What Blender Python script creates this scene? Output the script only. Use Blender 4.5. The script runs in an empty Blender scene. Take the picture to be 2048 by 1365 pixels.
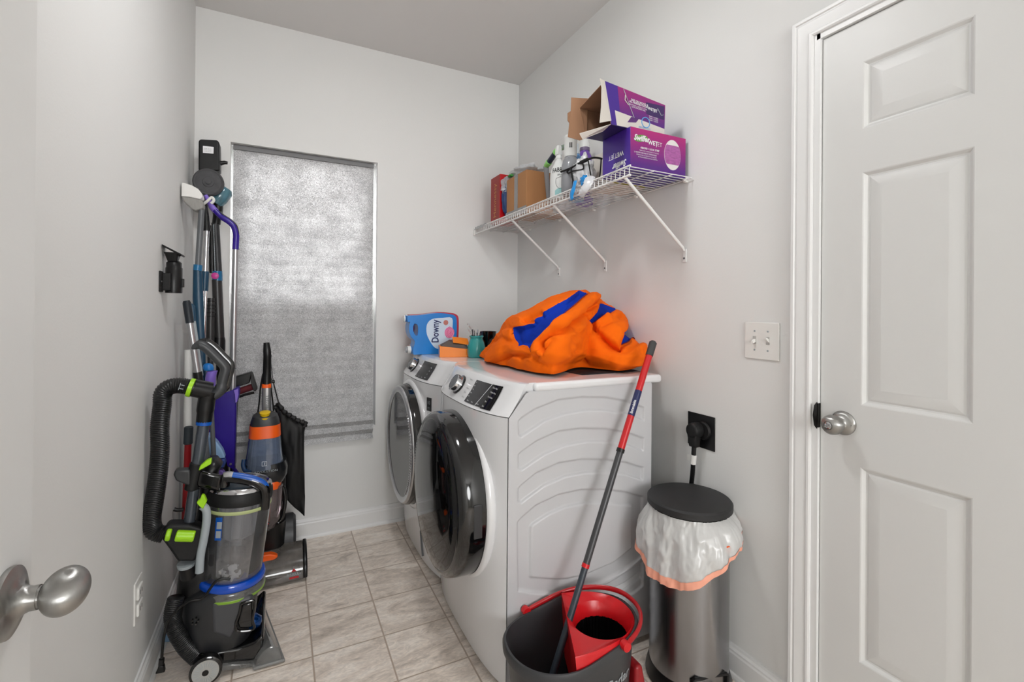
import bpy, bmesh, math, random
import numpy as np
from mathutils import Vector, Matrix, noise
random.seed(7)
sc = bpy.context.scene
# ---------------------------------------------------------------- camera
YAW, PITCH, ROLL, FPX, SHY = 0.456767, 0.002265, 0.00839, 939.91, -63.86
L, R, D, CEIL, CAMZ = -0.3918, 1.4066, 2.7838, 2.74, 1.245
_F = Vector((math.sin(YAW)*math.cos(PITCH), math.cos(YAW)*math.cos(PITCH), math.sin(PITCH)))
_R0 = Vector((math.cos(YAW), -math.sin(YAW), 0)); _U0 = _R0.cross(_F)
_R = _R0*math.cos(ROLL)+_U0*math.sin(ROLL); _U = -_R0*math.sin(ROLL)+_U0*math.cos(ROLL)
CAM = Vector((0, 0, CAMZ))
cd = bpy.data.cameras.new('camera'); cam = bpy.data.objects.new('camera', cd); sc.collection.objects.link(cam)
cd.sensor_width = 36; cd.lens = FPX/2048*36; cd.shift_y = SHY/2048; cd.clip_start = 0.02
m = Matrix((_R, _U, -_F)).transposed().to_4x4(); m.translation = CAM; cam.matrix_world = m
sc.camera = cam
def at(px, py, X=None, Y=None, Z=None):
    """the world point seen at a pixel of the 2048x1365 photo on the plane X=, Y= or Z="""
    d = _F+_R*((px-1024)/FPX)-_U*((py-682.5-SHY)/FPX)
    t = (X/d.x) if X is not None else (Y/d.y) if Y is not None else (Z-CAMZ)/d.z
    return CAM+d*t
# ---------------------------------------------------------------- light, exposure
w = bpy.data.worlds.new('world'); sc.world = w; w.use_nodes = True
wn = w.node_tree.nodes; wl = w.node_tree.links
bg = wn['Background']; bg.inputs['Strength'].default_value = 62.0
sky = wn.new('ShaderNodeTexSky'); sky.sky_type = 'HOSEK_WILKIE'; sky.turbidity = 6; sky.ground_albedo = 0.4
sky.sun_direction = Vector((0.3, -0.7, 0.8)).normalized()
hs = wn.new('ShaderNodeHueSaturation'); hs.inputs['Saturation'].default_value = 0.04; hs.inputs['Value'].default_value = 3.0
wl.new(sky.outputs[0], hs.inputs['Color']); wl.new(hs.outputs[0], bg.inputs['Color'])
def area(name, loc, rot, size, power, col=(1, .985, .96), size_y=None, shape='DISK', spread=180):
    l = bpy.data.lights.new(name, 'AREA'); l.shape = shape; l.size = size
    if size_y: l.shape = 'RECTANGLE'; l.size_y = size_y
    l.energy = power; l.color = col; l.spread = math.radians(spread)
    o = bpy.data.objects.new(name, l); sc.collection.objects.link(o); o.location = loc; o.rotation_euler = rot
    return o
pl = bpy.data.lights.new('ceiling_lamp_light', 'POINT'); pl.energy = 2.4; pl.shadow_soft_size = .10; pl.color = (.985, .993, 1)
plo = bpy.data.objects.new('ceiling_lamp_light', pl); sc.collection.objects.link(plo); plo.location = (0.37, 1.30, 2.46)
area('ceiling_lamp_glow', (0.37, 1.30, 2.66), (0, 0, 0), 0.26, 9.5, col=(.985, .993, 1))
area('rear_fill_light', (0.45, -3.3, 1.7), (math.radians(88), 0, 0), 1.5, 75, col=(.985, .993, 1))  # added fill light behind the camera, evens out the room; no real lamp
vs = sc.view_settings; vs.view_transform = 'Standard'; vs.look = 'None'; vs.gamma = 1; vs.use_curve_mapping = False
vs.exposure = -0.02
# ---------------------------------------------------------------- materials
def lin(c):
    f = lambda v: v/12.92 if v <= .04045 else ((v+.055)/1.055)**2.4
    return (f(c[0]/255), f(c[1]/255), f(c[2]/255), 1)
MATS = {}
def mat(name, col, rough=.5, metal=0, var=0, vscale=20, bump=0, bscale=200, coat=0, spec=.5, stretch=None, sheen=0):
    if name in MATS: return MATS[name]
    M = bpy.data.materials.new(name); M.use_nodes = True; n = M.node_tree.nodes; l = M.node_tree.links
    b = n['Principled BSDF']; c = lin(col)
    b.inputs['Base Color'].default_value = c; b.inputs['Roughness'].default_value = rough; b.inputs['Metallic'].default_value = metal
    b.inputs['Specular IOR Level'].default_value = spec; b.inputs['Coat Weight'].default_value = coat
    if sheen: b.inputs['Sheen Weight'].default_value = sheen
    tc = n.new('ShaderNodeTexCoord'); mp = n.new('ShaderNodeMapping'); l.new(tc.outputs['Object'], mp.inputs['Vector'])
    if stretch: mp.inputs['Scale'].default_value = stretch
    if var:
        t = n.new('ShaderNodeTexNoise'); t.inputs['Scale'].default_value = vscale; t.inputs['Detail'].default_value = 4
        l.new(mp.outputs[0], t.inputs['Vector'])
        mx = n.new('ShaderNodeMix'); mx.data_type = 'RGBA'; l.new(t.outputs['Fac'], mx.inputs['Factor'])
        mx.inputs['A'].default_value = tuple(v*(1-var) for v in c[:3])+(1,); mx.inputs['B'].default_value = tuple(min(1, v*(1+var)) for v in c[:3])+(1,)
        l.new(mx.outputs['Result'], b.inputs['Base Color'])
    if bump:
        t = n.new('ShaderNodeTexNoise'); t.inputs['Scale'].default_value = bscale; t.inputs['Detail'].default_value = 3
        l.new(mp.outputs[0], t.inputs['Vector'])
        bp = n.new('ShaderNodeBump'); bp.inputs['Strength'].default_value = bump; bp.inputs['Distance'].default_value = .002
        l.new(t.outputs['Fac'], bp.inputs['Height']); l.new(bp.outputs[0], b.inputs['Normal'])
    MATS[name] = M; return M
def clear(name, tint, haze=.12, hazecol=(200, 205, 210), rough=.05, gloss=.5, dirt=None, dscale=30):
    """see-through plastic: tinted transparent, a little diffuse haze, fresnel gloss"""
    if name in MATS: return MATS[name]
    M = bpy.data.materials.new(name); M.use_nodes = True; n = M.node_tree.nodes; l = M.node_tree.links
    n.remove(n['Principled BSDF']); out = n['Material Output']
    tr = n.new('ShaderNodeBsdfTransparent'); tr.inputs[0].default_value = lin(tint)
    df = n.new('ShaderNodeBsdfDiffuse'); df.inputs[0].default_value = lin(hazecol)
    m1 = n.new('ShaderNodeMixShader'); m1.inputs[0].default_value = haze; l.new(tr.outputs[0], m1.inputs[1]); l.new(df.outputs[0], m1.inputs[2])
    if dirt is not None:
        t = n.new('ShaderNodeTexNoise'); t.inputs['Scale'].default_value = dscale; t.inputs['Detail'].default_value = 6
        tc = n.new('ShaderNodeTexCoord'); l.new(tc.outputs['Object'], t.inputs['Vector'])
        rp = n.new('ShaderNodeMapRange'); rp.inputs['From Min'].default_value = .35; rp.inputs['From Max'].default_value = .75
        rp.inputs['To Min'].default_value = haze; rp.inputs['To Max'].default_value = dirt
        l.new(t.outputs['Fac'], rp.inputs['Value']); l.new(rp.outputs[0], m1.inputs[0])
    gl = n.new('ShaderNodeBsdfGlossy'); gl.inputs['Roughness'].default_value = rough; gl.inputs[0].default_value = (1, 1, 1, 1)
    fr = n.new('ShaderNodeFresnel'); fr.inputs[0].default_value = 1.45
    mu = n.new('ShaderNodeMath'); mu.operation = 'MULTIPLY'; mu.inputs[1].default_value = gloss*2; mu.use_clamp = True; l.new(fr.outputs[0], mu.inputs[0])
    m2 = n.new('ShaderNodeMixShader'); l.new(mu.outputs[0], m2.inputs[0]); l.new(m1.outputs[0], m2.inputs[1]); l.new(gl.outputs[0], m2.inputs[2])
    l.new(m2.outputs[0], out.inputs['Surface'])
    MATS[name] = M; return M
def film(name, col, alpha, rough=.25):
    """thin milky plastic film: diffuse + translucent + a share of clear"""
    if name in MATS: return MATS[name]
    M = bpy.data.materials.new(name); M.use_nodes = True; n = M.node_tree.nodes; l = M.node_tree.links
    n.remove(n['Principled BSDF']); out = n['Material Output']
    tr = n.new('ShaderNodeBsdfTransparent')
    df = n.new('ShaderNodeBsdfDiffuse'); df.inputs[0].default_value = lin(col)
    tl = n.new('ShaderNodeBsdfTranslucent'); tl.inputs[0].default_value = lin(col)
    gl = n.new('ShaderNodeBsdfGlossy'); gl.inputs['Roughness'].default_value = rough
    a = n.new('ShaderNodeMixShader'); a.inputs[0].default_value = .3; l.new(df.outputs[0], a.inputs[1]); l.new(tl.outputs[0], a.inputs[2])
    b = n.new('ShaderNodeMixShader'); b.inputs[0].default_value = .1; l.new(a.outputs[0], b.inputs[1]); l.new(gl.outputs[0], b.inputs[2])
    c = n.new('ShaderNodeMixShader'); c.inputs[0].default_value = alpha; l.new(tr.outputs[0], c.inputs[1]); l.new(b.outputs[0], c.inputs[2])
    l.new(c.outputs[0], out.inputs['Surface']); MATS[name] = M; return M
WALL = mat('wall_paint', (228, 228, 226), .75, var=.012, vscale=3, bump=.12, bscale=160)
CEILM = mat('ceiling_paint', (224, 222, 220), .85, bump=.15, bscale=220)
TRIM = mat('trim_paint', (232, 232, 231), .35, bump=.03, bscale=60)
DOORM = mat('door_paint', (219, 219, 217), .38, var=.012, vscale=9, bump=.05, bscale=120)
NICK = mat('brushed_nickel', (158, 157, 154), .36, metal=1, bump=.12, bscale=260, stretch=(1, 1, .12)); NICK.node_tree.nodes['Principled BSDF'].inputs['Anisotropic'].default_value = .8
WHP = mat('white_plastic', (232, 231, 227), .35)
WIRE = mat('white_vinyl_wire', (232, 232, 230), .35)
ENAM = mat('white_enamel', (226, 226, 227), .14, coat=.35)
ENAMF = mat('white_enamel_side_shaded', (200, 200, 202), .32)  # same white enamel, shade put into the colour so the side looks less lit
BLK = mat('black_plastic', (12, 12, 13), .34, spec=.4)
BLKG = mat('glossy_black_plastic', (8, 8, 9), .07, coat=.4)
BLKM = mat('matte_black_plastic', (16, 16, 17), .55, spec=.4)
DGR = mat('dark_grey_plastic', (46, 47, 49), .42)
MGR = mat('mid_grey_plastic', (96, 99, 102), .35)
LGR = mat('light_grey_plastic', (158, 166, 170), .35)
CHR = mat('chrome', (200, 200, 202), .12, metal=1)
SIL = mat('silver_tube', (178, 178, 180), .28, metal=.85)
RED = mat('red_plastic', (190, 22, 30), .3)
ORG = mat('orange_plastic', (244, 96, 20), .35)
LIME = mat('lime_plastic', (160, 216, 28), .35)
BLUE = mat('blue_plastic', (14, 84, 176), .25)
PUR = mat('purple_plastic', (60, 30, 150), .3)
LIL = mat('lilac_plastic', (130, 104, 204), .4)
TEAL = mat('dark_teal_plastic', (16, 62, 88), .35)
TEALB = mat('teal_plastic', (20, 104, 150), .3)
GLASS = clear('window_glass', (250, 250, 250), haze=0, gloss=.5)
CARD = mat('cardboard', (176, 126, 82), .85, var=.06, vscale=14, bump=.1, bscale=300, stretch=(1, 1, .1))
CARDI = mat('cardboard_inside', (150, 112, 84), .9, var=.06, vscale=12)
WTXT = mat('white_print', (236, 236, 238), .5)
# ---------------------------------------------------------------- mesh builder
def rootof(o):
    while o.parent: o = o.parent
    return o
def tag(o, label=None, cat=None, group=None, kind=None):
    if label: o['label'] = label
    if cat: o['category'] = cat
    if group: o['group'] = group
    if kind: o['kind'] = kind
    return o
def thing(name, label, cat, loc=(0, 0, 0), group=None):
    o = bpy.data.objects.new(name, None); sc.collection.objects.link(o); o.location = loc; o.empty_display_size = .05
    return tag(o, label, cat, group)
def frame(ax):
    ax = Vector(ax).normalized(); a = Vector((0, 0, 1)) if abs(ax.z) < .9 else Vector((1, 0, 0))
    u = ax.cross(a).normalized(); return u, ax.cross(u).normalized(), ax
def spline(pts, k=8):
    P = [Vector(p) for p in pts]; out = []
    for i in range(len(P)-1):
        p0 = P[max(i-1, 0)]; p1 = P[i]; p2 = P[i+1]; p3 = P[min(i+2, len(P)-1)]
        for j in range(k):
            t = j/k; out.append(.5*((2*p1)+(p2-p0)*t+(2*p0-5*p1+4*p2-p3)*t*t+(3*p1-p0-3*p2+p3)*t**3))
    out.append(P[-1]); return out
class MB:
    def __init__(s): s.v = []; s.f = []
    def add(s, vs, fs):
        o = len(s.v); s.v += [Vector(v) for v in vs]; s.f += [tuple(i+o for i in f) for f in fs]; return s
    def box(s, c, d, rot=None):
        c = Vector(c); x, y, z = d[0]/2, d[1]/2, d[2]/2
        vs = [Vector((a, b, e)) for a in (-x, x) for b in (-y, y) for e in (-z, z)]
        if rot is not None: vs = [rot @ v for v in vs]
        return s.add([c+v for v in vs], [(0, 1, 3, 2), (4, 6, 7, 5), (0, 4, 5, 1), (2, 3, 7, 6), (0, 2, 6, 4), (1, 5, 7, 3)])
    def bb(s, a, b):
        return s.box([(a[i]+b[i])/2 for i in range(3)], [abs(b[i]-a[i]) for i in range(3)])
    def hexa(s, p):   # 8 points: bottom 4 ccw then top 4 ccw
        return s.add(p, [(3, 2, 1, 0), (4, 5, 6, 7), (0, 1, 5, 4), (1, 2, 6, 5), (2, 3, 7, 6), (3, 0, 4, 7)])
    def loft(s, rings, cap=True, close=False):
        n = len(rings[0]); vs = [v for r in rings for v in r]; fs = []
        m_ = len(rings)
        for i in range(m_ if close else m_-1):
            a = i*n; b = ((i+1) % m_)*n
            for j in range(n): k = (j+1) % n; fs.append((a+j, a+k, b+k, b+j))
        if cap and not close: fs.append(tuple(range(n-1, -1, -1))); fs.append(tuple((m_-1)*n+j for j in range(n)))
        return s.add(vs, fs)
    def ring(s, c, ax, r, n=24, r2=None, u=None):
        U, V, A = frame(ax)
        if u is not None: U = Vector(u).normalized(); V = Vector(ax).normalized().cross(U)
        r2 = r if r2 is None else r2
        return [Vector(c)+U*(r*math.cos(2*math.pi*i/n))+V*(r2*math.sin(2*math.pi*i/n)) for i in range(n)]
    def cyl(s, a, b, r0, r1=None, n=24, bev=0):
        a = Vector(a); b = Vector(b); r1 = r0 if r1 is None else r1; d = b-a
        if bev:
            e = d.normalized()*bev
            return s.loft([s.ring(a, d, r0-bev, n), s.ring(a+e, d, r0, n), s.ring(b-e, d, r1, n), s.ring(b, d, r1-bev, n)])
        return s.loft([s.ring(a, d, r0, n), s.ring(b, d, r1, n)])
    def tube(s, pts, r, n=12, flat=1, up=None, closed=False):
        P = [Vector(p) for p in pts]; m_ = len(P); rr = r if isinstance(r, (list, tuple)) else [r]*m_
        rings = []; U = None
        for i in range(m_):
            if closed: t = (P[(i+1) % m_]-P[(i-1) % m_]).normalized()
            else: t = (P[min(i+1, m_-1)]-P[max(i-1, 0)]).normalized()
            if up is not None: U = (Vector(up)-t*Vector(up).dot(t)).normalized()
            elif U is None: U = frame(t)[0]
            else: U = (U-t*U.dot(t)).normalized()
            V = t.cross(U)
            rings.append([P[i]+U*(rr[i]*math.cos(2*math.pi*j/n))+V*(rr[i]*flat*math.sin(2*math.pi*j/n)) for j in range(n)])
        return s.loft(rings, close=closed)
    def lathe(s, prof, o=(0, 0, 0), ax=(0, 0, 1), n=32, sx=1, sy=1, u=None, cap=True):
        A = Vector(ax).normalized(); O = Vector(o)
        return s.loft([s.ring(O+A*z, A, max(r, 1e-4)*sx, n, max(r, 1e-4)*sy, u) for r, z in prof], cap=cap)
    def prism(s, pts, vec):
        P = [Vector(p) for p in pts]; v = Vector(vec); n = len(P)
        return s.add(P+[p+v for p in P], [tuple(range(n-1, -1, -1)), tuple(range(n, 2*n))]+[(i, (i+1) % n, n+(i+1) % n, n+i) for i in range(n)])
    def grid(s, f, nu, nv, closeu=False):
        vs = [f(i/(nu if closeu else nu-1), j/(nv-1)) for i in range(nu) for j in range(nv)]; fs = []
        for i in range(nu if closeu else nu-1):
            for j in range(nv-1):
                a = i*nv+j; b = ((i+1) % nu)*nv+j; fs.append((a, b, b+1, a+1))
        return s.add(vs, fs)
    def text(s, t, size, o, xd, yd, ext=.0004, align='LEFT', bold=0, sx=1, shear=0):
        c = bpy.data.curves.new('t', 'FONT'); c.body = t; c.size = size; c.align_x = align; c.resolution_u = 2; c.offset = bold; c.shear = shear
        ob = bpy.data.objects.new('t', c); sc.collection.objects.link(ob)
        bpy.context.view_layer.update()
        me = bpy.data.meshes.new_from_object(ob.evaluated_get(bpy.context.evaluated_depsgraph_get()))
        X = Vector(xd).normalized(); Y = Vector(yd).normalized(); N = X.cross(Y); O = Vector(o)+N*ext
        s.add([O+X*(v.co.x*sx)+Y*v.co.y for v in me.vertices], [tuple(p.vertices) for p in me.polygons])
        bpy.data.meshes.remove(me); bpy.data.objects.remove(ob); bpy.data.curves.remove(c); return s
    def build(s, name, m_, parent=None, smooth=True, bevel=0, sub=0, thick=0, seg=2, recalc=True, angle=40):
        if parent is None:
            xs = [v.x for v in s.v]; ys = [v.y for v in s.v]; zs = [v.z for v in s.v]
            o0 = Vector(((min(xs)+max(xs))/2, (min(ys)+max(ys))/2, min(zs)))
        else: o0 = rootof(parent).location
        me = bpy.data.meshes.new(name); me.from_pydata([v-o0 for v in s.v], [], s.f); me.update()
        if recalc:
            b = bmesh.new(); b.from_mesh(me); bmesh.ops.recalc_face_normals(b, faces=b.faces); b.to_mesh(me); b.free()
        me.materials.append(m_)
        o = bpy.data.objects.new(name, me); sc.collection.objects.link(o)
        if parent is None: o.location = o0
        else: o.parent = parent
        if thick: md = o.modifiers.new('s', 'SOLIDIFY'); md.thickness = thick; md.offset = 0
        if bevel:
            md = o.modifiers.new('b', 'BEVEL'); md.width = bevel; md.segments = seg; md.limit_method = 'ANGLE'; md.angle_limit = math.radians(35)
        if sub: md = o.modifiers.new('u', 'SUBSURF'); md.levels = sub; md.render_levels = sub
        if smooth:
            me.shade_smooth()
            if not sub:
                b = bmesh.new(); b.from_mesh(me)
                for e in b.edges:
                    if len(e.link_faces) == 2 and e.calc_face_angle(0) > math.radians(angle): e.smooth = False
                b.to_mesh(me); b.free()
        return o
def setmats(o, mats, fn):
    for q in mats: o.data.materials.append(q)
    for p in o.data.polygons: p.material_index = fn(p)
def rotm(ax, deg): return Matrix.Rotation(math.radians(deg), 3, ax)
def struct(mb, name, m_, parent=None, **k):
    o = mb.build(name, m_, parent, **k)
    if parent is None: o['kind'] = 'structure'
    return o
# ================================================================ SETTING
YF = -4.2; T = .12
WX0, WX1, WZ0, WZ1 = -.238, .494, .56, 2.092
def floor_mat():
    M = bpy.data.materials.new('vinyl_tile'); M.use_nodes = True; n = M.node_tree.nodes; l = M.node_tree.links; b = n['Principled BSDF']
    g = n.new('ShaderNodeNewGeometry'); sp = n.new('ShaderNodeSeparateXYZ'); l.new(g.outputs['Position'], sp.inputs[0])
    def math_(op, a, b_=None, c=None):
        q = n.new('ShaderNodeMath'); q.operation = op
        for i, v in enumerate((a, b_, c)):
            if v is None: continue
            if isinstance(v, (int, float)): q.inputs[i].default_value = v
            else: l.new(v, q.inputs[i])
        return q.outputs[0]
    sx = math_('DIVIDE', math_('SUBTRACT', sp.outputs[0], .112), .2505); sy = math_('DIVIDE', math_('SUBTRACT', sp.outputs[1], 1.82), .2415)
    def edge(s): f = math_('FRACT', s); return math_('MINIMUM', f, math_('SUBTRACT', 1, f))
    e = math_('MINIMUM', edge(sx), edge(sy)); gr = n.new('ShaderNodeMapRange'); gr.inputs['From Min'].default_value = .006; gr.inputs['From Max'].default_value = .016
    gr.interpolation_type = 'SMOOTHSTEP'; l.new(e, gr.inputs['Value'])
    cx = n.new('ShaderNodeCombineXYZ'); l.new(math_('FLOOR', sx), cx.inputs[0]); l.new(math_('FLOOR', sy), cx.inputs[1])
    wn_ = n.new('ShaderNodeTexWhiteNoise'); wn_.noise_dimensions = '3D'; l.new(cx.outputs[0], wn_.inputs['Vector'])
    vm = n.new('ShaderNodeVectorMath'); vm.operation = 'MULTIPLY_ADD'; l.new(wn_.outputs['Color'], vm.inputs[0]); vm.inputs[1].default_value = (7, 7, 7); l.new(g.outputs['Position'], vm.inputs[2])
    mp = n.new('ShaderNodeMapping'); mp.inputs['Rotation'].default_value = (0, 0, -.5); mp.inputs['Scale'].default_value = (1, 2.6, 1); l.new(vm.outputs[0], mp.inputs['Vector'])
    t = n.new('ShaderNodeTexNoise'); t.inputs['Scale'].default_value = 4.5; t.inputs['Detail'].default_value = 9; t.inputs['Roughness'].default_value = .62; t.inputs['Distortion'].default_value = 1.3; l.new(mp.outputs[0], t.inputs['Vector'])
    cr = n.new('ShaderNodeValToRGB'); l.new(t.outputs['Fac'], cr.inputs[0]); E = cr.color_ramp.elements
    E[0].position = .26; E[0].color = lin((172, 158, 144)); E[1].position = .62; E[1].color = lin((246, 236, 225))
    e2 = E.new(.48); e2.color = lin((232, 219, 206)); 
    v2 = n.new('ShaderNodeTexNoise'); v2.inputs['Scale'].default_value = 22; v2.inputs['Detail'].default_value = 8; v2.inputs['Distortion'].default_value = 2.5; l.new(mp.outputs[0], v2.inputs['Vector'])
    rr = n.new('ShaderNodeMapRange'); rr.inputs['From Min'].default_value = .3; rr.inputs['From Max'].default_value = .7; rr.inputs['To Min'].default_value = .82; rr.inputs['To Max'].default_value = 1.12; l.new(v2.outputs['Fac'], rr.inputs['Value'])
    ml = n.new('ShaderNodeMix'); ml.data_type = 'RGBA'; ml.blend_type = 'MULTIPLY'; ml.inputs['Factor'].default_value = 1; l.new(cr.outputs[0], ml.inputs['A']); l.new(rr.outputs[0], ml.inputs['B'])
    gm = n.new('ShaderNodeMix'); gm.data_type = 'RGBA'; l.new(gr.outputs[0], gm.inputs['Factor']); gm.inputs['A'].default_value = lin((184, 166, 150)); l.new(ml.outputs['Result'], gm.inputs['B'])
    l.new(gm.outputs['Result'], b.inputs['Base Color']); b.inputs['Roughness'].default_value = .42
    ad = math_('MULTIPLY_ADD', t.outputs['Fac'], .6, gr.outputs[0])
    bp = n.new('ShaderNodeBump'); bp.inputs['Strength'].default_value = .35; bp.inputs['Distance'].default_value = .003; l.new(ad, bp.inputs['Height']); l.new(bp.outputs[0], b.inputs['Normal'])
    return M
struct(MB().bb((L-T, YF-T, -.1), (R+T+1.0, D+T, 0)), 'floor', floor_mat(), smooth=False)
struct(MB().bb((L-T, YF-T, CEIL), (R+T, D+T, CEIL+.1)), 'ceiling', CEILM, smooth=False)
struct(MB().bb((L-T, YF-T, 0), (L, D+T, CEIL)), 'wall_left', WALL, smooth=False)
struct(MB().bb((L, YF-T, 0), (R, YF, CEIL)), 'wall_front', WALL, smooth=False)
wb = MB().bb((L, D, 0), (WX0, D+T, CEIL)).bb((WX1, D, 0), (R+T, D+T, CEIL)).bb((WX0, D, 0), (WX1, D+T, WZ0)).bb((WX0, D, WZ1), (WX1, D+T, CEIL))
struct(wb, 'wall_back', WALL, smooth=False)
DY0, DY1, DZ = .012, .842, 2.053
wr = MB().bb((R, DY1, 0), (R+T, D+T, CEIL)).bb((R, YF-T, 0), (R+T, DY0, CEIL)).bb((R, DY0, DZ), (R+T, DY1, CEIL))
struct(wr, 'wall_right', WALL, smooth=False)
# baseboards with shoe moulding
BP = [(0, 0), (.024, 0), (.024, .008), (.020, .016), (.0145, .019), (.0145, .078), (.012, .084), (.012, .090), (.007, .097), (.0055, .105), (0, .105)]
def baseb(name, a, b, nrm):
    a = Vector(a); b = Vector(b); nn = Vector(nrm)
    mb = MB().loft([[a+nn*u+Vector((0, 0, v)) for u, v in BP], [b+nn*u+Vector((0, 0, v)) for u, v in BP]])
    struct(mb, name, TRIM, angle=20)
baseb('baseboard_left', (L, YF, 0), (L, D, 0), (1, 0, 0)); baseb('baseboard_back', (L, D, 0), (R, D, 0), (0, -1, 0))
baseb('baseboard_right', (R, DY1+.075, 0), (R, D, 0), (-1, 0, 0))
# window 1 : vinyl frame, sashes, glass, insect screen on the lower sash
FY = D+.072
wf = MB()
def rect_frame(mb, x0, x1, z0, z1, y0, y1, w_):
    mb.bb((x0, y0, z0), (x0+w_, y1, z1)).bb((x1-w_, y0, z0), (x1, y1, z1)).bb((x0+w_, y0, z0), (x1-w_, y1, z0+w_)).bb((x0+w_, y0, z1-w_), (x1-w_, y1, z1)); return mb
ZM = 1.262
rect_frame(wf, WX0, WX1, WZ0, WZ1, FY, FY+.045, .03)
win = struct(wf, 'window_1', TRIM, bevel=.003)
struct(rect_frame(MB(), WX0+.03, WX1-.03, ZM-.02, WZ1-.03, FY+.024, FY+.04, .034), 'window_sash', TRIM, win, bevel=.003)
struct(rect_frame(MB(), WX0+.03, WX1-.03, WZ0+.03, ZM+.02, FY+.004, FY+.022, .038), 'window_sash', TRIM, win, bevel=.003)
struct(MB().bb((WX0+.06, FY+.031, ZM), (WX1-.06, FY+.033, WZ1-.06)), 'window_pane', GLASS, win, smooth=False)
struct(MB().bb((WX0+.06, FY+.012, WZ0+.06), (WX1-.06, FY+.014, ZM)), 'window_pane', GLASS, win, smooth=False)
scm = clear('insect_screen_mesh', (150, 150, 152), haze=.4, hazecol=(90, 90, 92), gloss=0)
struct(MB().bb((WX0+.03, FY+.0455, WZ0+.03), (WX1-.03, FY+.0465, ZM)), 'window_screen', scm, win, smooth=False)
sm = MB().bb((WX0, D+.004, WZ0), (WX1, FY, WZ0+.012)); struct(sm, 'window_sill', TRIM, win)
# pleated paper blind
def blind_mat():
    M = bpy.data.materials.new('grey_pleated_paper'); M.use_nodes = True; n = M.node_tree.nodes; l = M.node_tree.links; n.remove(n['Principled BSDF'])
    g = n.new('ShaderNodeTexCoord'); mp = n.new('ShaderNodeMapping'); l.new(g.outputs['Object'], mp.inputs[0])
    t = n.new('ShaderNodeTexNoise'); t.inputs['Scale'].default_value = 190; t.inputs['Detail'].default_value = 3; t.inputs['Distortion'].default_value = 2.2; l.new(mp.outputs[0], t.inputs['Vector'])
    t2 = n.new('ShaderNodeTexNoise'); t2.inputs['Scale'].default_value = 14; t2.inputs['Detail'].default_value = 4; l.new(mp.outputs[0], t2.inputs['Vector'])
    ad = n.new('ShaderNodeMath'); ad.operation = 'MULTIPLY_ADD'; ad.inputs[1].default_value = .25; l.new(t2.outputs['Fac'], ad.inputs[0]); l.new(t.outputs['Fac'], ad.inputs[2])
    cr = n.new('ShaderNodeValToRGB'); l.new(ad.outputs[0], cr.inputs[0]); E = cr.color_ramp.elements; E[0].position = .54; E[0].color = lin((84, 84, 85)); E[1].position = .74; E[1].color = lin((224, 224, 224))
    c2 = n.new('ShaderNodeValToRGB'); l.new(ad.outputs[0], c2.inputs[0]); E = c2.color_ramp.elements; E[0].position = .52; E[0].color = lin((158, 158, 159)); E[1].position = .76; E[1].color = lin((216, 216, 216))
    df = n.new('ShaderNodeBsdfDiffuse'); l.new(c2.outputs[0], df.inputs[0])
    tl = n.new('ShaderNodeBsdfTranslucent'); l.new(cr.outputs[0], tl.inputs[0])
    mx = n.new('ShaderNodeMixShader'); mx.inputs[0].default_value = .062; l.new(df.outputs[0], mx.inputs[1]); l.new(tl.outputs[0], mx.inputs[2])
    l.new(mx.outputs[0], n['Material Output'].inputs['Surface']); return M
BX0, BX1 = WX0+.010, WX1-.016
pb = MB(); hp = .0262; z = .507; yb = D-.014; rows = []; k = 0
while z < 2.074:
    amp = .0105 if k < 5 else .0012 if z < 1.25 else .0042*max(.1, min(1, (1.95-z)/.5))
    y = yb+.05*min(1, max(0, (z-.62)/.9))
    rows.append((y-(amp if k % 2 == 0 else -amp), z)); z += hp; k += 1
rows.append((rows[-1][0], 2.082))
for i in range(len(rows)-1):
    (ya, za), (yc, zc) = rows[i], rows[i+1]; pb.add([(BX0, ya, za), (BX1, ya, za), (BX1, yc, zc), (BX0, yc, zc)], [(0, 1, 2, 3)])
bl = pb.build('pleated_blind', blind_mat(), None, smooth=False, recalc=False)
tag(bl, 'grey pleated paper blind covering the window on the far wall', 'window blind')
hr = MB().bb((BX0, rows[-1][0]-.012, 2.066), (BX1, rows[-1][0]+.012, 2.088)).build('headrail', mat('blind_rail', (120, 120, 121), .6), bl)
# ---- door 1 (right wall, six panels) and its casing
def door_slab(mb, O, u, nrm, W, H, cols, rows_, th=.035):
    """O hinge-side bottom corner of the visible face, u along width, nrm outward normal"""
    O = Vector(O); u = Vector(u); nn = Vector(nrm); Z = Vector((0, 0, 1))
    P = lambda a, b, h=0: O+u*a+Z*b+nn*h
    us = sorted(set([0, W]+[v for c in cols for v in c])); zs = sorted(set([0, H]+[v for c in rows_ for v in c]))
    for i in range(len(us)-1):
        for j in range(len(zs)-1):
            a0, a1, b0, b1 = us[i], us[i+1], zs[j], zs[j+1]
            if (a0, a1) in cols and (b0, b1) in rows_:
                prof = [(0, 0), (.003, -.001), (.010, -.0075), (.014, -.0085), (.019, -.006), (.045, -.0012), (.047, -.0012)]
                rings = [[P(a0+d, b0+d, h), P(a1-d, b0+d, h), P(a1-d, b1-d, h), P(a0+d, b1-d, h)] for d, h in prof]
                mb.loft(rings, cap=False); mb.add(rings[-1], [(0, 1, 2, 3)])
            else: mb.add([P(a0, b0), P(a1, b0), P(a1, b1), P(a0, b1)], [(0, 1, 2, 3)])
    c = [P(0, 0), P(W, 0), P(W, H), P(0, H)]; d = [p-nn*th for p in c]
    mb.add(c+d, [(0, 4, 5, 1), (1, 5, 6, 2), (2, 6, 7, 3), (3, 7, 4, 0), (7, 6, 5, 4)])
XD = R+.004
ROWS = [(.30, .828), (.995, 1.627), (1.744, 1.927)]
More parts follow.
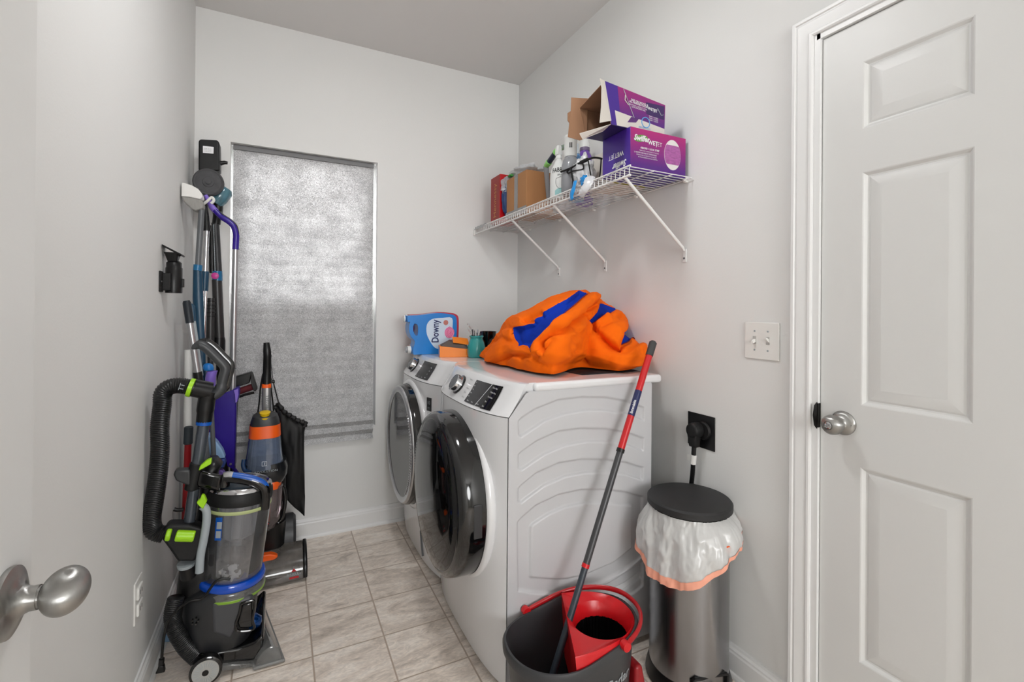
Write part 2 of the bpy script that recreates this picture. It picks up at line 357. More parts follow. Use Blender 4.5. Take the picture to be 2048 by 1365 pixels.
mb = MB(); door_slab(mb, (XD, .830, .008), (0, -1, 0), (-1, 0, 0), .806, 2.032, [(.105, .335), (.471, .701)], [(a-.008, b-.008) for a, b in ROWS])
d1 = struct(mb, 'door_1', DOORM, angle=12)
# casing swept round the opening, jamb and stop
CP = [(0, 0), (0, .011), (.004, .014), (.010, .0145), (.013, .012), (.015, .012), (.030, .016), (.041, .0175), (.045, .0155), (.047, .0155), (.050, .019), (.058, .019), (.060, .017), (.060, 0)]
ya, yz, zt = DY1+.008, DY0-.008, DZ+.006
rings = []
for (yy, zz, sy, sz) in ((ya, 0, 1, 0), (ya, zt, 1, 1), (yz, zt, -1, 1), (yz, 0, -1, 0)):
    rings.append([Vector((R-v, yy+sy*u_, zz+sz*u_)) for u_, v in CP])
struct(MB().loft(rings), 'trim_1', TRIM, angle=15)
jm = MB().bb((R-.006, DY1-.010, 0), (R+T, DY1+.008, DZ+.006)).bb((R-.006, DY0-.008, 0), (R+T, DY0+.010, DZ+.006)).bb((R-.006, DY0, DZ-.010), (R+T, DY1, DZ+.006))
jm.bb((XD+.037, DY1-.022, 0), (XD+.06, DY1-.009, DZ-.01)).bb((XD+.037, DY0+.009, 0), (XD+.06, DY0+.022, DZ-.01)).bb((XD+.037, DY0+.01, DZ-.022), (XD+.06, DY1-.01, DZ-.009))
struct(jm, 'trim_2', TRIM, smooth=False)
# knob of door 1
kc = Vector((XD, .768, .938)); nx = Vector((-1, 0, 0))
kn = MB().lathe([(.0, -.001), (.0325, -.001), (.0335, .002), (.032, .006), (.024, .011), (.0165, .014), (.0125, .019), (.0125, .028), (.017, .033), (.0245, .040), (.0272, .050), (.0262, .060), (.021, .068), (.012, .072), (.0115, .0705), (0, .0705)], kc, nx, 40)
kb = struct(kn, 'door_knob', NICK, d1)
tb = MB().lathe([(0, .066), (.0092, .066), (.0092, .073), (.006, .0745), (0, .0745)], kc, nx, 24)
tb.box(kc+nx*.077, (.008, .003, .014), rotm('X', 60)); struct(tb, 'lock_turn', CHR, kb)
struct(MB().lathe([(0, .006), (.004, .006), (.0035, .0105), (0, .011)], kc+Vector((0, -.022, -.001)), nx, 12), 'rose_screw', mat('dark_screw', (50, 50, 50), .3, metal=1), kb)
sp = MB().prism([(R-.0068, DY1-.009, .985), (R-.0068, DY1-.009, .908), (R-.014, DY1-.006, .918), (R-.017, DY1-.004, .947), (R-.014, DY1-.006, .976)], (0, .0022, 0))
sp.bb((R-.008, DY1-.0112, .912), (R+.01, DY1-.0098, .982)); struct(sp, 'strike_plate', mat('dark_metal', (48, 47, 46), .4, metal=.9), d1)
# ---- door 2 (open, against the left wall)
X2 = -.274; YE = .782
mb = MB(); door_slab(mb, (X2, YE, .01), (0, -1, 0), (1, 0, 0), .806, 2.03, [(.105, .335), (.471, .701)], [(a-.008, b-.008) for a, b in ROWS])
d2 = struct(mb, 'door_2', DOORM, angle=12)
kc = Vector((X2, .721, .912)); nx = Vector((1, 0, 0))
kn = MB().lathe([(0, -.001), (.037, -.001), (.0385, .003), (.038, .006), (.030, .0095), (.019, .0125), (.0145, .018), (.0132, .022), (.0132, .0285), (.0118, .0285), (.0118, .0305), (0, .0305)], kc, nx, 48)
kb = struct(kn, 'door_knob', NICK, d2)
ec = Vector((X2+.0300, .721, .912))
rm = rotm('X', 0) @ rotm('Y', 0)
eg = MB()
def eggp(u_, v_):
    th = v_*math.pi; ph = u_*2*math.pi; k_ = .0135 if th < 1.57 else .0
    x = -math.cos(th)*.0225; rr = math.sin(th)
    q = Vector((x+.0215, rr*math.cos(ph)*.0285, rr*math.sin(ph)*.0225))
    return ec+rotm('X', 28) @ (rotm('Y', -6) @ q)
eg.grid(eggp, 48, 25, closeu=True); struct(eg, 'knob_handle', NICK, kb)
# ================================================================ WASHER AND DRYER
Zv = Vector((0, 0, 1))
def poly_sdf(px, pz, poly):
    poly = np.array(poly); n = len(poly); d = np.full(px.shape, 1e9); inside = np.zeros(px.shape, bool)
    for i in range(n):
        a = poly[i]; b = poly[(i+1) % n]; e = b-a; wx = px-a[0]; wz = pz-a[1]
        t = np.clip((wx*e[0]+wz*e[1])/(e@e+1e-12), 0, 1); d = np.minimum(d, np.hypot(wx-e[0]*t, wz-e[1]*t))
        c = ((a[1] <= pz) & (b[1] > pz)) | ((b[1] <= pz) & (a[1] > pz))
        with np.errstate(divide='ignore', invalid='ignore'): xi = a[0]+(pz-a[1])/(b[1]-a[1]+1e-15)*e[0]
        inside ^= c & (px < xi)
    return np.where(inside, -d, d)
YN = 1.37; HW = .343
def c6(x, y): p = at(760+x/2.4375, 740+y/2.4375, Y=YN); return (p.x, p.z)
RIBS = [([(675, 250), (690, 235), (760, 190), (870, 147), (980, 133), (1100, 135), (1200, 152), (1285, 185), (1285, 248), (1200, 212), (1100, 198), (1000, 198), (900, 215), (800, 250), (690, 325), (678, 320)], 1),
        ([(675, 415), (690, 400), (760, 350), (870, 300), (980, 286), (1100, 288), (1200, 305), (1283, 335), (1281, 396), (1200, 362), (1100, 350), (1000, 350), (900, 370), (800, 412), (690, 488), (676, 482)], 1),
        ([(675, 580), (690, 562), (760, 505), (870, 455), (980, 437), (1100, 438), (1200, 452), (1281, 478), (1279, 538), (1200, 510), (1100, 500), (1000, 502), (900, 522), (800, 565), (688, 648), (674, 642)], 1),
        ([(670, 745), (690, 722), (760, 662), (870, 610), (980, 586), (1100, 584), (1200, 597), (1278, 620), (1278, 700), (1275, 910), (1190, 980), (1060, 1045), (940, 1083), (850, 1092), (760, 1090), (674, 1076)], 1),
        ([(735, 768), (745, 755), (820, 705), (900, 670), (1000, 650), (1100, 648), (1228, 662), (1228, 870), (1140, 940), (1000, 1000), (920, 1018), (860, 1022), (740, 1015), (733, 1008)], -1),
        ([(1120, 1085), (1200, 1045), (1275, 990), (1280, 1050), (1240, 1085), (1190, 1112)], 1)]
RIBS = [([c6(*q) for q in p_], s_) for p_, s_ in RIBS]
zl = RIBS[0][0][0]; x0 = min(q[0] for q in RIBS[0][0]); x1 = max(q[0] for q in RIBS[0][0])
RIBS.append(([(x0, .215), (x0+.015, .24), (x0+.1, .235), (x1-.15, .26), (x1, .30), (x1, .24), (x1-.2, .17), (x1-.35, .14), (x0, .13)], 1))
def front_x(dy, zz):
    c = np.interp(zz, [0, .04, .12, .3, .56, .8, .90], [.634, .627, .618, .606, .598, .601, .606])
    return c+(.6625-c)*min(1, abs(dy)/HW)**3.2
def machine(yc, kind):
    washer = kind == 'washer'
    t = thing(kind, {'washer': 'white front-loading washer nearest the camera, with an all-black bulging glass door',
                     'dryer': 'white front-loading dryer by the window wall, with a flat silver-ringed dark door'}[kind],
              {'washer': 'washing machine', 'dryer': 'clothes dryer'}[kind], (.95, yc, 0))
    B = 1.268
    # cabinet: bowed front, plain sides and back
    zs = [.02, .05, .12, .22, .34, .46, .56, .66, .76, .84, .893]
    rings = []
    for zz in zs:
        off = .011 if washer else 0
        r_ = [Vector((B, yc-HW+off, zz)), Vector((.6645, yc-HW+off, zz)), Vector((.6625, yc-HW, zz))]
        for i in range(1, 24): dy = -HW+2*HW*i/24; r_.append(Vector((front_x(dy, zz), yc+dy, zz)))
        r_ += [Vector((.6625, yc+HW, zz)), Vector((.6645, yc+HW, zz)), Vector((B, yc+HW, zz))]; rings.append(r_)
    MB().loft(rings).build('cabinet', ENAM, t, angle=30)
    # near side sheet with pressed ribs
    if washer:
        nu, nv = 200, 300
        X, Z_ = np.meshgrid(np.linspace(.664, B-.002, nu), np.linspace(.03, .972, nv), indexing='ij')
        h = np.zeros_like(X)
        for p_, s_ in RIBS:
            d = poly_sdf(X, Z_, p_); k_ = np.clip((.0042-d)/.0084, 0, 1); h -= s_*.0085*k_*k_*(3-2*k_)
        # cut the top front corner along the console seam
        zt_ = np.minimum(.972, .893+(X-.664)*1.24); vs = []; 
        for i in range(nu):
            for j in range(nv): vs.append((X[i, j], YN-.002-h[i, j], min(Z_[i, j], zt_[i, j])))
        fs = [(i*nv+j, (i+1)*nv+j, (i+1)*nv+j+1, i*nv+j+1) for i in range(nu-1) for j in range(nv-1) if Z_[i, j] < zt_[i+1, j]]
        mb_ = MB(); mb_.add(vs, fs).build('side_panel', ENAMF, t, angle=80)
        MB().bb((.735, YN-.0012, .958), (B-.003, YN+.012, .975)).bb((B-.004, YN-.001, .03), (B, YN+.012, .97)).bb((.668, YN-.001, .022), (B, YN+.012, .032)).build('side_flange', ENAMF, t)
    # console: sloping, bowed, wraps the corner
    def con_ring(f, dz=0):        # f 0 bottom .. 1 top
        r_ = []
        zz = .896+f*.100; back = .0+f*.066
        for i in range(0, 33):
            dy = -HW+2*HW*i/32; q = min(1, abs(dy)/HW)
            x = front_x(0, .9)-.002+(.6625-front_x(0, .9))*q**3.0+back*(1-.12*q**4)+.004*math.sin(math.pi*f)
            if i in (0, 32): x += .006
            r_.append(Vector((x, yc+max(-HW-.001, min(HW+.001, dy*1.0)), zz)))
        o_ = .012 if washer else .0
        return [Vector((B, yc-HW+o_, zz)), Vector((r_[0].x+.003, yc-HW+o_, zz))]+r_+[Vector((r_[-1].x+.003, yc+HW, zz)), Vector((B, yc+HW, zz))]
    MB().loft([con_ring(f) for f in (0, .02, .1, .3, .5, .7, .85, .93)]+[[v+Vector((.006, 0, .004)) for v in con_ring(1.0)], [v+Vector((.016, 0, .0062)) for v in con_ring(1.0)]]).build('console', ENAM, t, angle=38, bevel=.004)
    # top plate with overhanging rounded rim at the back
    def slab(z0, z1, xa, xb, ya, yb_, r=.012): 
        return MB().bb((xa, ya, z0), (xb, yb_, z1))
    slab(.972, 1.002, .76, 1.318, yc-HW-.006, yc+HW-.002).build('top_plate', ENAM, t, bevel=.011, seg=4)
    # console local frame: point on slope at (dy, f)
    def cp(dy, f, off=0):
        q = abs(dy)/HW; x = front_x(0, .9)-.002+(.6625-front_x(0, .9))*q**3+f*.066*(1-.12*q**4)+.004*math.sin(math.pi*f)
        nrm = Vector((-.092, 0, .066)).normalized(); e = .004
        dxdy = 3*(.6625-front_x(0, .9))*q**2/HW*(1 if dy > 0 else -1)
        nrm = Vector((-.100, dxdy*.100, .062)).normalized()
        return Vector((x, yc+dy, .896+f*.100))+nrm*off, nrm
    up = Vector((.066, 0, .100)).normalized()
    # display panel (dark), parallelogram on the near (right-hand) half
    def patch(d0, d1, f0, f1, off=.0012, sk=0, nu=12, nv=3, th=0):
        return MB().grid(lambda u_, v_: cp(d0+(d1-d0)*u_+sk*v_, f0+(f1-f0)*v_, off)[0], nu, nv)
    a0, a1 = (-.075, -.262) if washer else (-.060, -.225)
    disp = patch(a0, a1, .10, .86, .002, nu=14).build('display', mat('display_grey', (34, 34, 36), .25), t, recalc=False, angle=80)
    if washer: patch(-.205, -.262, .08, .86, .0026, sk=.0, nu=6).build('display_side_strip', BLKG, disp, recalc=False, angle=80)
    tx = MB()
    def word(s_, dy, f, size, d_=None):
        o_, nrm = cp(dy, f, .0036); MB().text(s_, size, o_, Vector((0, -1, 0)), up, ext=0).build('display_lettering', WTXT, disp, smooth=False, recalc=False)
    if washer:
        for i, s_ in enumerate(['Delay Wash', 'Tumble Care', 'Extra Rinse', 'Spin', 'Start']): word(s_, -.211-.0*i, .74-.15*i, .0085)
        for i, s_ in enumerate(['Soil', 'Spin', 'Temp', 'Rinse', 'Load']): word(s_, -.082, .76-.12*i, .0065)
        for i, s_ in enumerate(['Sheets', 'Steam', 'My Cycle']): word(s_, -.095-.037*i, .15, .0065)
        ln = MB().tube([cp(-.200, .86, .003)[0], cp(-.168, .10, .003)[0]], .0007, n=5); ln.build('display_line', WTXT, disp)
    else:
        for i, s_ in enumerate(['Delay', 'Care', 'Dry', 'Start']): word(s_, -.185, .62-.15*i, .0085)
        for i, s_ in enumerate(['Temp', 'Time', 'Level']): word(s_, -.07-.04*i, .15, .0065)
    gt = MB()
    for i, s_ in enumerate((['Normal', 'Colors', 'Whites', 'Bulky', 'Towels'] if washer else ['Cotton', 'Mixed', 'Easy', 'Quick'])):
        o_, _ = cp(-.016-.004*i if washer else -.012, .78-.15*i, .0022); gt.text(s_, .0085, o_, Vector((0, -1, 0)), up, ext=0)
    gt.build('cycle_lettering', mat('grey_print', (120, 120, 122), .6), t, smooth=False, recalc=False)
    # knob
    o_, nrm = cp(.055 if washer else .062, .50, 0); nrm = (nrm+Vector((0, -.25, .0))*0).normalized()
    kb_ = MB().lathe([(0, 0), (.0405, 0), (.0405, .004), (.037, .006), (.0, .006)], o_, nrm, 48).build('knob_ring', BLKG, t)
    kn_ = MB().lathe([(0, .004), (.034, .004), (.034, .026), (.0325, .030), (.030, .0305), (.030, .028), (0, .028)], o_, nrm, 48).build('knob', CHR, t)
    MB().lathe([(0, .027), (.0295, .027), (.0285, .0295), (0, .0305)], o_, nrm, 40).build('knob_cap', MGR, kn_)
    if washer:
        p0 = cp(.128, .22, .001)[0]; p1 = cp(.128, .70, .001)[0]
        MB().tube([p0, p0.lerp(p1, .5), p1], .0042, n=10).build('power_button', DGR, t)
    else:
        p0 = cp(.130, .25, .001)[0]; p1 = cp(.130, .70, .001)[0]
        MB().tube([p0, p0.lerp(p1, .5), p1], .004, n=10).build('power_button', DGR, t)
    # door
    zc = .56; ax = Vector((-1, 0, 0))
    if washer:
        oc = Vector((.618, yc, zc))
        # white dish round the door
        MB().lathe([(.300, -.03), (.313, -.014), (.314, .000), (.308, .006), (.300, .008), (.296, -.02)], oc, ax, 72, u=(0, 1, 0)).build('door_surround', ENAM, t, angle=60)
        dr = MB().lathe([(.0, -.02), (.298, -.02), (.298, .03), (.297, .06), (.293, .082), (.283, .094), (.272, .099), (.268, .0985), (.266, .096), (.25, .096), (0, .096)], oc, ax, 96, u=(0, 1, 0)).build('door', mat('door_black', (12, 12, 13), .1, coat=.5), t, angle=60)
        gb = MB().lathe([(.268, .097), (.262, .104), (.22, .112), (.15, .119), (.08, .1225), (.0, .1235)], oc, ax, 96, u=(0, 1, 0)).build('door_glass', mat('door_glass_dark', (9, 9, 10), .04, spec=.45), dr, angle=60)
        MB().bb((.566, yc-.293, zc-.06), (.596, yc-.2985, zc+.05)).build('door_handle_recess', DGR, dr, bevel=.004)
    else:
        oc = Vector((.605, yc, zc))
        MB().lathe([(.300, -.03), (.322, -.012), (.322, .004), (.312, .010), (.300, .012), (.296, -.02)], oc, ax, 72, u=(0, 1, 0)).build('door_surround', ENAM, t, angle=60)
        dr = MB().lathe([(.0, -.02), (.298, -.02), (.298, .035), (.296, .048), (.29, .053), (.288, .05), (0, .05)], oc, ax, 96, u=(0, 1, 0)).build('door', mat('door_black', (12, 12, 13), .1, coat=.5), t, angle=60)
        MB().lathe([(.29, .045), (.291, .056), (.286, .062), (.280, .0635), (.262, .0635), (.257, .058), (.256, .05)], oc, ax, 96, u=(0, 1, 0), cap=False).build('door_ring', mat('satin_silver', (190, 190, 192), .25, metal=.9), dr, angle=60)
        MB().lathe([(.257, .052), (.257, .057), (.0, .0575)], oc, ax, 96, u=(0, 1, 0)).build('door_glass', mat('dryer_glass_dark', (60, 60, 62), .05, spec=.5), dr, angle=60)
        g_ = MB()
        for i in range(34):
            a = math.radians(-50+i*2.9); y_ = yc-.259*math.cos(a); z_ = zc+.259*math.sin(a)
            g_.box((.5405, y_, z_), (.004, .007, .006), rotm('X', math.degrees(-a)))
        g_.build('door_grip_teeth', CHR, dr)
        x_ = front_x(-.262, .80); nb = Vector((-.951, -.309, 0)); tb3 = Vector((.309, -.951, 0)); cb3 = Vector((x_, yc-.262, .80))
        MB().box(cb3, (.004, .036, .062), rotm('Z', 18)).build('energy_badge', DGR, t)
        bt = MB(); bt.text('10', .024, cb3+nb*.0024-tb3*.013+Vector((0, 0, .0)), tb3, (0, 0, 1)); bt.text('YEAR', .008, cb3+nb*.0024-tb3*.011+Vector((0, 0, -.018)), tb3, (0, 0, 1)); bt.build('badge_lettering', LGR, t, smooth=False)
        xx = front_x(-.2, .12); MB().tube([(front_x(-.17, .16)-.002, yc-.17, .17), (front_x(-.17, .10)-.002, yc-.172, .10), (front_x(-.17, .05)-.002, yc-.175, .05)], .006, n=8).build('drain_slot', MGR, t)
    ft = MB()
    for sx_ in (.70, 1.2):
        for sy_ in (-.28, .28): ft.cyl((sx_, yc+sy_, 0), (sx_, yc+sy_, .022), .022)
    for i, (sx_, sy_) in enumerate([(a, b) for a in (.70, 1.2) for b in (-.28, .28)]):
        MB().cyl((sx_, yc+sy_, 0), (sx_, yc+sy_, .0225), .022).build('foot', BLKM, t)
    return t
machine(YN+HW+.002, 'washer'); machine(YN+HW*3+.010, 'dryer')
# ================================================================ WIRE SHELF
SX = R-.305; SZ = 1.757; SY0 = 1.303; SY1 = D-.004
t = thing('wire_shelf', 'white wire shelf fixed high on the wall above the washer and dryer', 'shelf', (R-.15, 2.04, SZ))
dk = MB(); n_ = 58
for i in range(n_):
    y = SY0+.006+i*(SY1-SY0-.012)/(n_-1); dk.tube([(R-.006, y, SZ), (SX+.004, y, SZ), (SX, y, SZ-.003), (SX-.001, y, SZ-.032)], .0016, n=6)
for x in (R-.010, R-.11, R-.20): dk.tube([(x, SY0, SZ-.004), (x, SY1, SZ-.004)], .0026 if x > R-.02 else .0022, n=8)
dk.build('wire_deck', WIRE, t)
MB().tube([(SX-.004, SY0-.004, SZ+.001), (SX-.004, SY1, SZ+.001)], .0034, n=10).tube([(SX-.004, SY0-.004, SZ-.033), (SX-.004, SY1, SZ-.033)], .0042, n=10).build('front_rail', WIRE, t)
for y in (1.342, 1.84, 2.262):
    br = MB().tube([(SX-.002, y, SZ-.030), (SX+.012, y, SZ-.034), (R-.012, y, 1.492), (R-.006, y, 1.480)], [.0052, .0062, .0062, .004], n=10, flat=1)
    b_ = br.build('bracket_strut', WIRE, t)
    MB().bb((R-.0045, y-.010, 1.436), (R, y+.010, 1.488)).build('bracket_foot', WIRE, b_, bevel=.002)
    MB().cyl((R-.004, y, 1.452), (R-.0068, y, 1.452), .004, n=12).build('bracket_screw', MGR, b_)
for y in (1.335, 1.62, 1.93, 2.25, 2.60):
    MB().box((R-.007, y, SZ-.003), (.014, .014, .02)).cyl((R-.014, y, SZ-.004), (R-.019, y, SZ-.004), .006, n=12).build('wall_clip', WHP, t, bevel=.002)
MB().bb((SX-.014, SY1-.012, SZ-.042), (SX+.03, D, SZ+.010)).build('end_bracket', WHP, t, bevel=.003)
S0 = SZ+.0018
# ---- lower purple box
def face_text(mb, s_, size, A, B_, C_, u, v, **k):
    """text on the face with corner A, bottom edge towards B_, left edge towards C_; u, v 0..1"""
    A = Vector(A); X_ = Vector(B_)-A; Y_ = Vector(C_)-A; mb.text(s_, size, A+X_*u+Y_*v, X_, Y_, **k)
def gradmat(name, c0, c1, z0, z1, rough=.35):
    M = mat(name, c0, rough); n = M.node_tree.nodes; l = M.node_tree.links
    g = n.new('ShaderNodeNewGeometry'); s_ = n.new('ShaderNodeSeparateXYZ'); l.new(g.outputs['Position'], s_.inputs[0])
    r_ = n.new('ShaderNodeMapRange'); r_.inputs['From Min'].default_value = z0; r_.inputs['From Max'].default_value = z1; l.new(s_.outputs[2], r_.inputs['Value'])
    mx = n.new('ShaderNodeMix'); mx.data_type = 'RGBA'; mx.inputs['A'].default_value = lin(c0); mx.inputs['B'].default_value = lin(c1)
    l.new(r_.outputs[0], mx.inputs['Factor']); l.new(mx.outputs['Result'], n['Principled BSDF'].inputs['Base Color']); return M
PB = mat('box_purple', (66, 32, 140), .35); GREY_CARD = mat('grey_white_card', (214, 208, 200), .7)
PMG = gradmat('box_magenta_print', (84, 30, 128), (176, 30, 116), S0+.02, S0+.15)
bx0, bx1, by0, by1, bz1 = 1.122, 1.392, 1.330, 1.492, S0+.152
t = thing('mop_kit_box', 'closed purple and magenta box lying directly on the wire shelf', 'box', ((bx0+bx1)/2, (by0+by1)/2, S0))
MB().bb((bx0, by0, S0), (bx1, by1, bz1)).build('carton', PB, t, bevel=.0015)
fy = by0-.0008
A = (bx0, fy, S0); B_ = (bx1, fy, S0); C_ = (bx0, fy, bz1)
pf = MB().bb((bx0+.0005, fy, S0+.001), (bx1-.0005, by0, bz1-.001)).build('printed_front', PMG, t)
W_ = MB()
face_text(W_, 'WET', .022, A, B_, C_, .30, .66, bold=.0006); face_text(W_, 'JET', .022, A, B_, C_, .445, .655, bold=-.0002)
face_text(W_, 'ABSORB + LOCK STRIP', .0098, A, B_, C_, .17, .52, bold=.0002, sx=.9); face_text(W_, 'TRAPS DIRT & MESS DEEP IN THE PAD', .0055, A, B_, C_, .15, .46)
face_text(W_, 'LA BANDE ABSORBE ET EMPRISONNE', .0075, A, B_, C_, .06, .40, sx=.85); face_text(W_, 'EMPRISONNE LA SALETE ET LE GACHIS', .0055, A, B_, C_, .10, .35); face_text(W_, 'EN PROFONDEUR DANS LE TAMPON', .0055, A, B_, C_, .13, .30)
face_text(W_, 'Swiffer', .030, A, B_, C_, .055, .70, shear=.3, bold=.0009, sx=.85)
for v in W_.v: v.y -= .0006
W_.build('white_lettering', WTXT, pf, smooth=False)
K_ = MB(); K_.lathe([(0, 0), (.030, 0), (.030, .0004), (0, .0005)], (bx0+.048, fy+.0003, S0+.116), (0, -1, 0), 40, sx=1.1, sy=.42, u=(.97, 0, .2)); K_.build('logo_oval', mat('logo_green', (96, 150, 60), .4), pf)
ov = MB().lathe([(0, 0), (.050, 0), (.050, .0006), (0, .0007)], (bx0+.202, fy, S0+.078), (0, -1, 0), 48, sx=.83, sy=1.14, u=(1, 0, 0)); ov.build('pad_picture', mat('picture_white', (226, 222, 220), .5), pf)
vm_ = mat('picture_weave', (168, 92, 158), .5, var=.55, vscale=120, stretch=(.5, 1, 1.4))
wv = MB(); pts = []
for i in range(49):
    a = 2*math.pi*i/48; x_ = .0405*math.cos(a); z_ = max(-.036, min(.036, .0555*math.sin(a))); pts.append((bx0+.202+x_, fy-.0009, S0+.078+z_))
wv.prism(pts[:-1], (0, -.0004, 0)); wv.build('weave_picture', vm_, pf)
# text on the left end, upside down
A2 = (bx0-.0006, by0, bz1); B2 = (bx0-.0006, by1, bz1); C2 = (bx0-.0006, by0, S0)
en = MB(); face_text(en, 'WET', .024, A2, B2, C2, .22, .50, bold=.0006); face_text(en, 'JET', .024, A2, B2, C2, .56, .50); face_text(en, 'Swiffer', .033, A2, B2, C2, .12, .74, shear=.3, bold=.0009, sx=.85)
en.build('end_lettering', WTXT, t, smooth=False)
# ---- upper box, open at its left end, tilted
t = thing('open_mop_box', 'tilted purple box with its flaps torn open, on top of the closed box', 'box', (1.2, 1.43, bz1))
YB = 1.352
TL = at(1209, 162, Y=YB); TR = at(1330, 211, Y=YB); BR = at(1328, 272, Y=YB); BL = at(1222, 258, Y=YB)
BR.z = max(BR.z, bz1+.002); BL.z = max(BL.z, bz1+.002)
dep = Vector((.0, .150, .0)); tb_ = Vector((.0, .155, -.006))
th = .0022
def panel(p4, name, m_, n=None, par=None):
    q = [Vector(a) for a in p4]; nn = (q[1]-q[0]).cross(q[3]-q[0]).normalized()*-th
    return MB().hexa([q[0], q[1], q[1]+nn, q[0]+nn, q[3], q[2], q[2]+nn, q[3]+nn]).build(name, m_, par or t, smooth=False)
UPG = gradmat('box_upper_print', (86, 30, 124), (172, 30, 112), bz1+.04, bz1+.18)
# front printed panel, then inner kraft faces
frn = panel([BL, BR, TR, TL], 'front_panel', CARDI)
def fp(u, v, off=.0012):
    a = BL.lerp(BR, u); b = TL.lerp(TR, u); return a.lerp(b, v)+Vector((0, -off, 0))
def fpoly(name, uv, m_, off=.0012, par=None): return MB().prism([fp(u, v, off) for u, v in uv], (0, .0006, 0)).build(name, m_, par or frn, smooth=False)
fpoly('purple_print', [(0, 0), (.32, 0), (.24, 1), (0, 1)], PB)
fpoly('magenta_print', [(.18, .0), (1, 0), (1, 1), (.20, 1)], UPG, .0014)
fpoly('floor_picture', [(.10, 0), (1, 0), (1, .22), (.55, .30), (.10, .36)], GREY_CARD, .0018)
fpoly('navy_print', [(.66, .52), (.985, .50), (.985, .95), (.66, .86)], mat('print_navy', (58, 30, 92), .4), .0019)
fpoly('mop_head_picture', [(.30, .14), (.46, .19), (.53, .34), (.38, .31)], mat('print_plum', (84, 36, 110), .4), .0022)
MB().tube([fp(.43, .30, .003), fp(.36, .62, .003), fp(.29, .97, .003)], .0011, n=6).build('mop_pole_picture', LGR, frn)
MB().tube([fp(.35, .60, .003), fp(.295, .70, .003), fp(.31, .84, .003)], .0014, n=6).build('mop_grip_picture', GREY_CARD, frn)
c_ = fp(.64, .26, .0022); MB().tube(MB().ring(c_, (0, -1, 0), .019, 24, u=(1, 0, 0)), .0018, n=6, closed=True).build('blue_ring_print', mat('print_blue', (90, 160, 214), .4), frn)
def ftext(mb, s_, size, u, v, **k): mb.text(s_, size, fp(u, v, .0026), fp(1, v)-fp(0, v), fp(u, 1)-fp(u, 0), **k)
W_ = MB(); ftext(W_, 'SAFE ON WOOD &', .0105, .40, .75, bold=.0002, sx=.9); ftext(W_, 'ALL FINISHED FLOORS', .0105, .37, .69, bold=.0002, sx=.85); ftext(W_, 'SÛR POUR LE BOIS ET TOUS', .0075, .36, .62, sx=.9); ftext(W_, 'LES PLANCHERS FINIS', .0075, .40, .57, sx=.9)
ftext(W_, 'WETJET', .0155, .69, .66, bold=.0003, sx=.85)
for i in range(3): ftext(W_, 'TRAPS + LOCKS', .007, .70, .46-.055*i, sx=.9)
W_.build('white_lettering', WTXT, frn, smooth=False)
W_ = MB(); ftext(W_, 'ABSORB + LOCK', .0085, .50, .07, sx=.9); W_.build('blue_lettering', MATS['print_blue'], frn, smooth=False)
MB().tube([fp(.86, .80, .0026), fp(.93, .62, .0026), fp(.965, .66, .0026)], .0012, n=6).build('small_mop_picture', LGR, frn)
panel([TL+Vector((0, .001, 0)), TR, TR+tb_, TL+tb_+Vector((0, 0, -.03))], 'top_panel', CARDI)
panel([BL+dep, BR+dep, TR+tb_, TL+tb_+Vector((0, 0, -.03))], 'back_panel', CARDI)
panel([BL, BR, BR+dep, BL+dep], 'bottom_panel', mat('box_dark_print', (40, 26, 84), .4))
panel([BR, BR+dep, TR+tb_, TR], 'end_panel', PB)
# flaps at the open end
q = Vector((-.058, .02, .0))
b0 = at(1173, 276, Y=YB+.150); b1 = at(1176, 197, Y=YB+.150); f0 = at(1137, 272, Y=YB+.165); f1 = at(1143, 195, Y=YB+.165)
fm_ = at(1136, 240, Y=YB+.165); fn_ = at(1134, 228, Y=YB+.165)
MB().prism([b0, b1, f1, at(1142, 222, Y=YB+.165), at(1135.5, 226, Y=YB+.165), at(1135.5, 241, Y=YB+.165), at(1139, 246, Y=YB+.165), at(1136, 274, Y=YB+.165), at(1160, 281, Y=YB+.155)], (0, .0022, 0)).build('back_flap', CARDI, t, smooth=False)
MB().prism([TL, BL+Vector((0, 0, .012)), at(1199, 246, Y=YB-.006), at(1202, 214, Y=YB-.006), at(1203, 176, Y=YB-.006), at(1199, 157, Y=YB-.008)], (0, -.002, 0)).build('front_flap', GREY_CARD, t, smooth=False)
MB().prism([BL+Vector((0, .003, -.001)), at(1159, 268, Y=YB+.02), at(1165, 279, Y=YB+.03), BL+Vector((.01, .06, -.004))], (0, 0, .0022)).build('bottom_flap', GREY_CARD, t, smooth=False)
# ---- brown cardboard box
a0 = Vector((1.142, 2.165, S0)); W2 = .165; Dp = .24; Hh = .222
t = thing('shipping_box', 'small brown cardboard box taped shut beside the red box', 'box', (1.22, 2.28, S0))
MB().bb((1.142, 2.165, S0), (1.142+W2, 2.165+Dp, S0+Hh)).build('carton', CARD, t, bevel=.003)
TAPE = clear('packing_tape', (236, 236, 236), haze=.35, hazecol=(214, 216, 216), rough=.15, gloss=.6)
MB().bb((1.1405, 2.265, S0+.03), (1.142, 2.305, S0+Hh)).bb((1.1405, 2.265, S0+Hh), (1.142+W2, 2.305, S0+Hh+.0012)).build('tape', TAPE, t, smooth=False)
MB().bb((1.1400, 2.163, S0-.001), (1.1415, 2.41, S0+.035)).build('tape', TAPE, t, smooth=False)
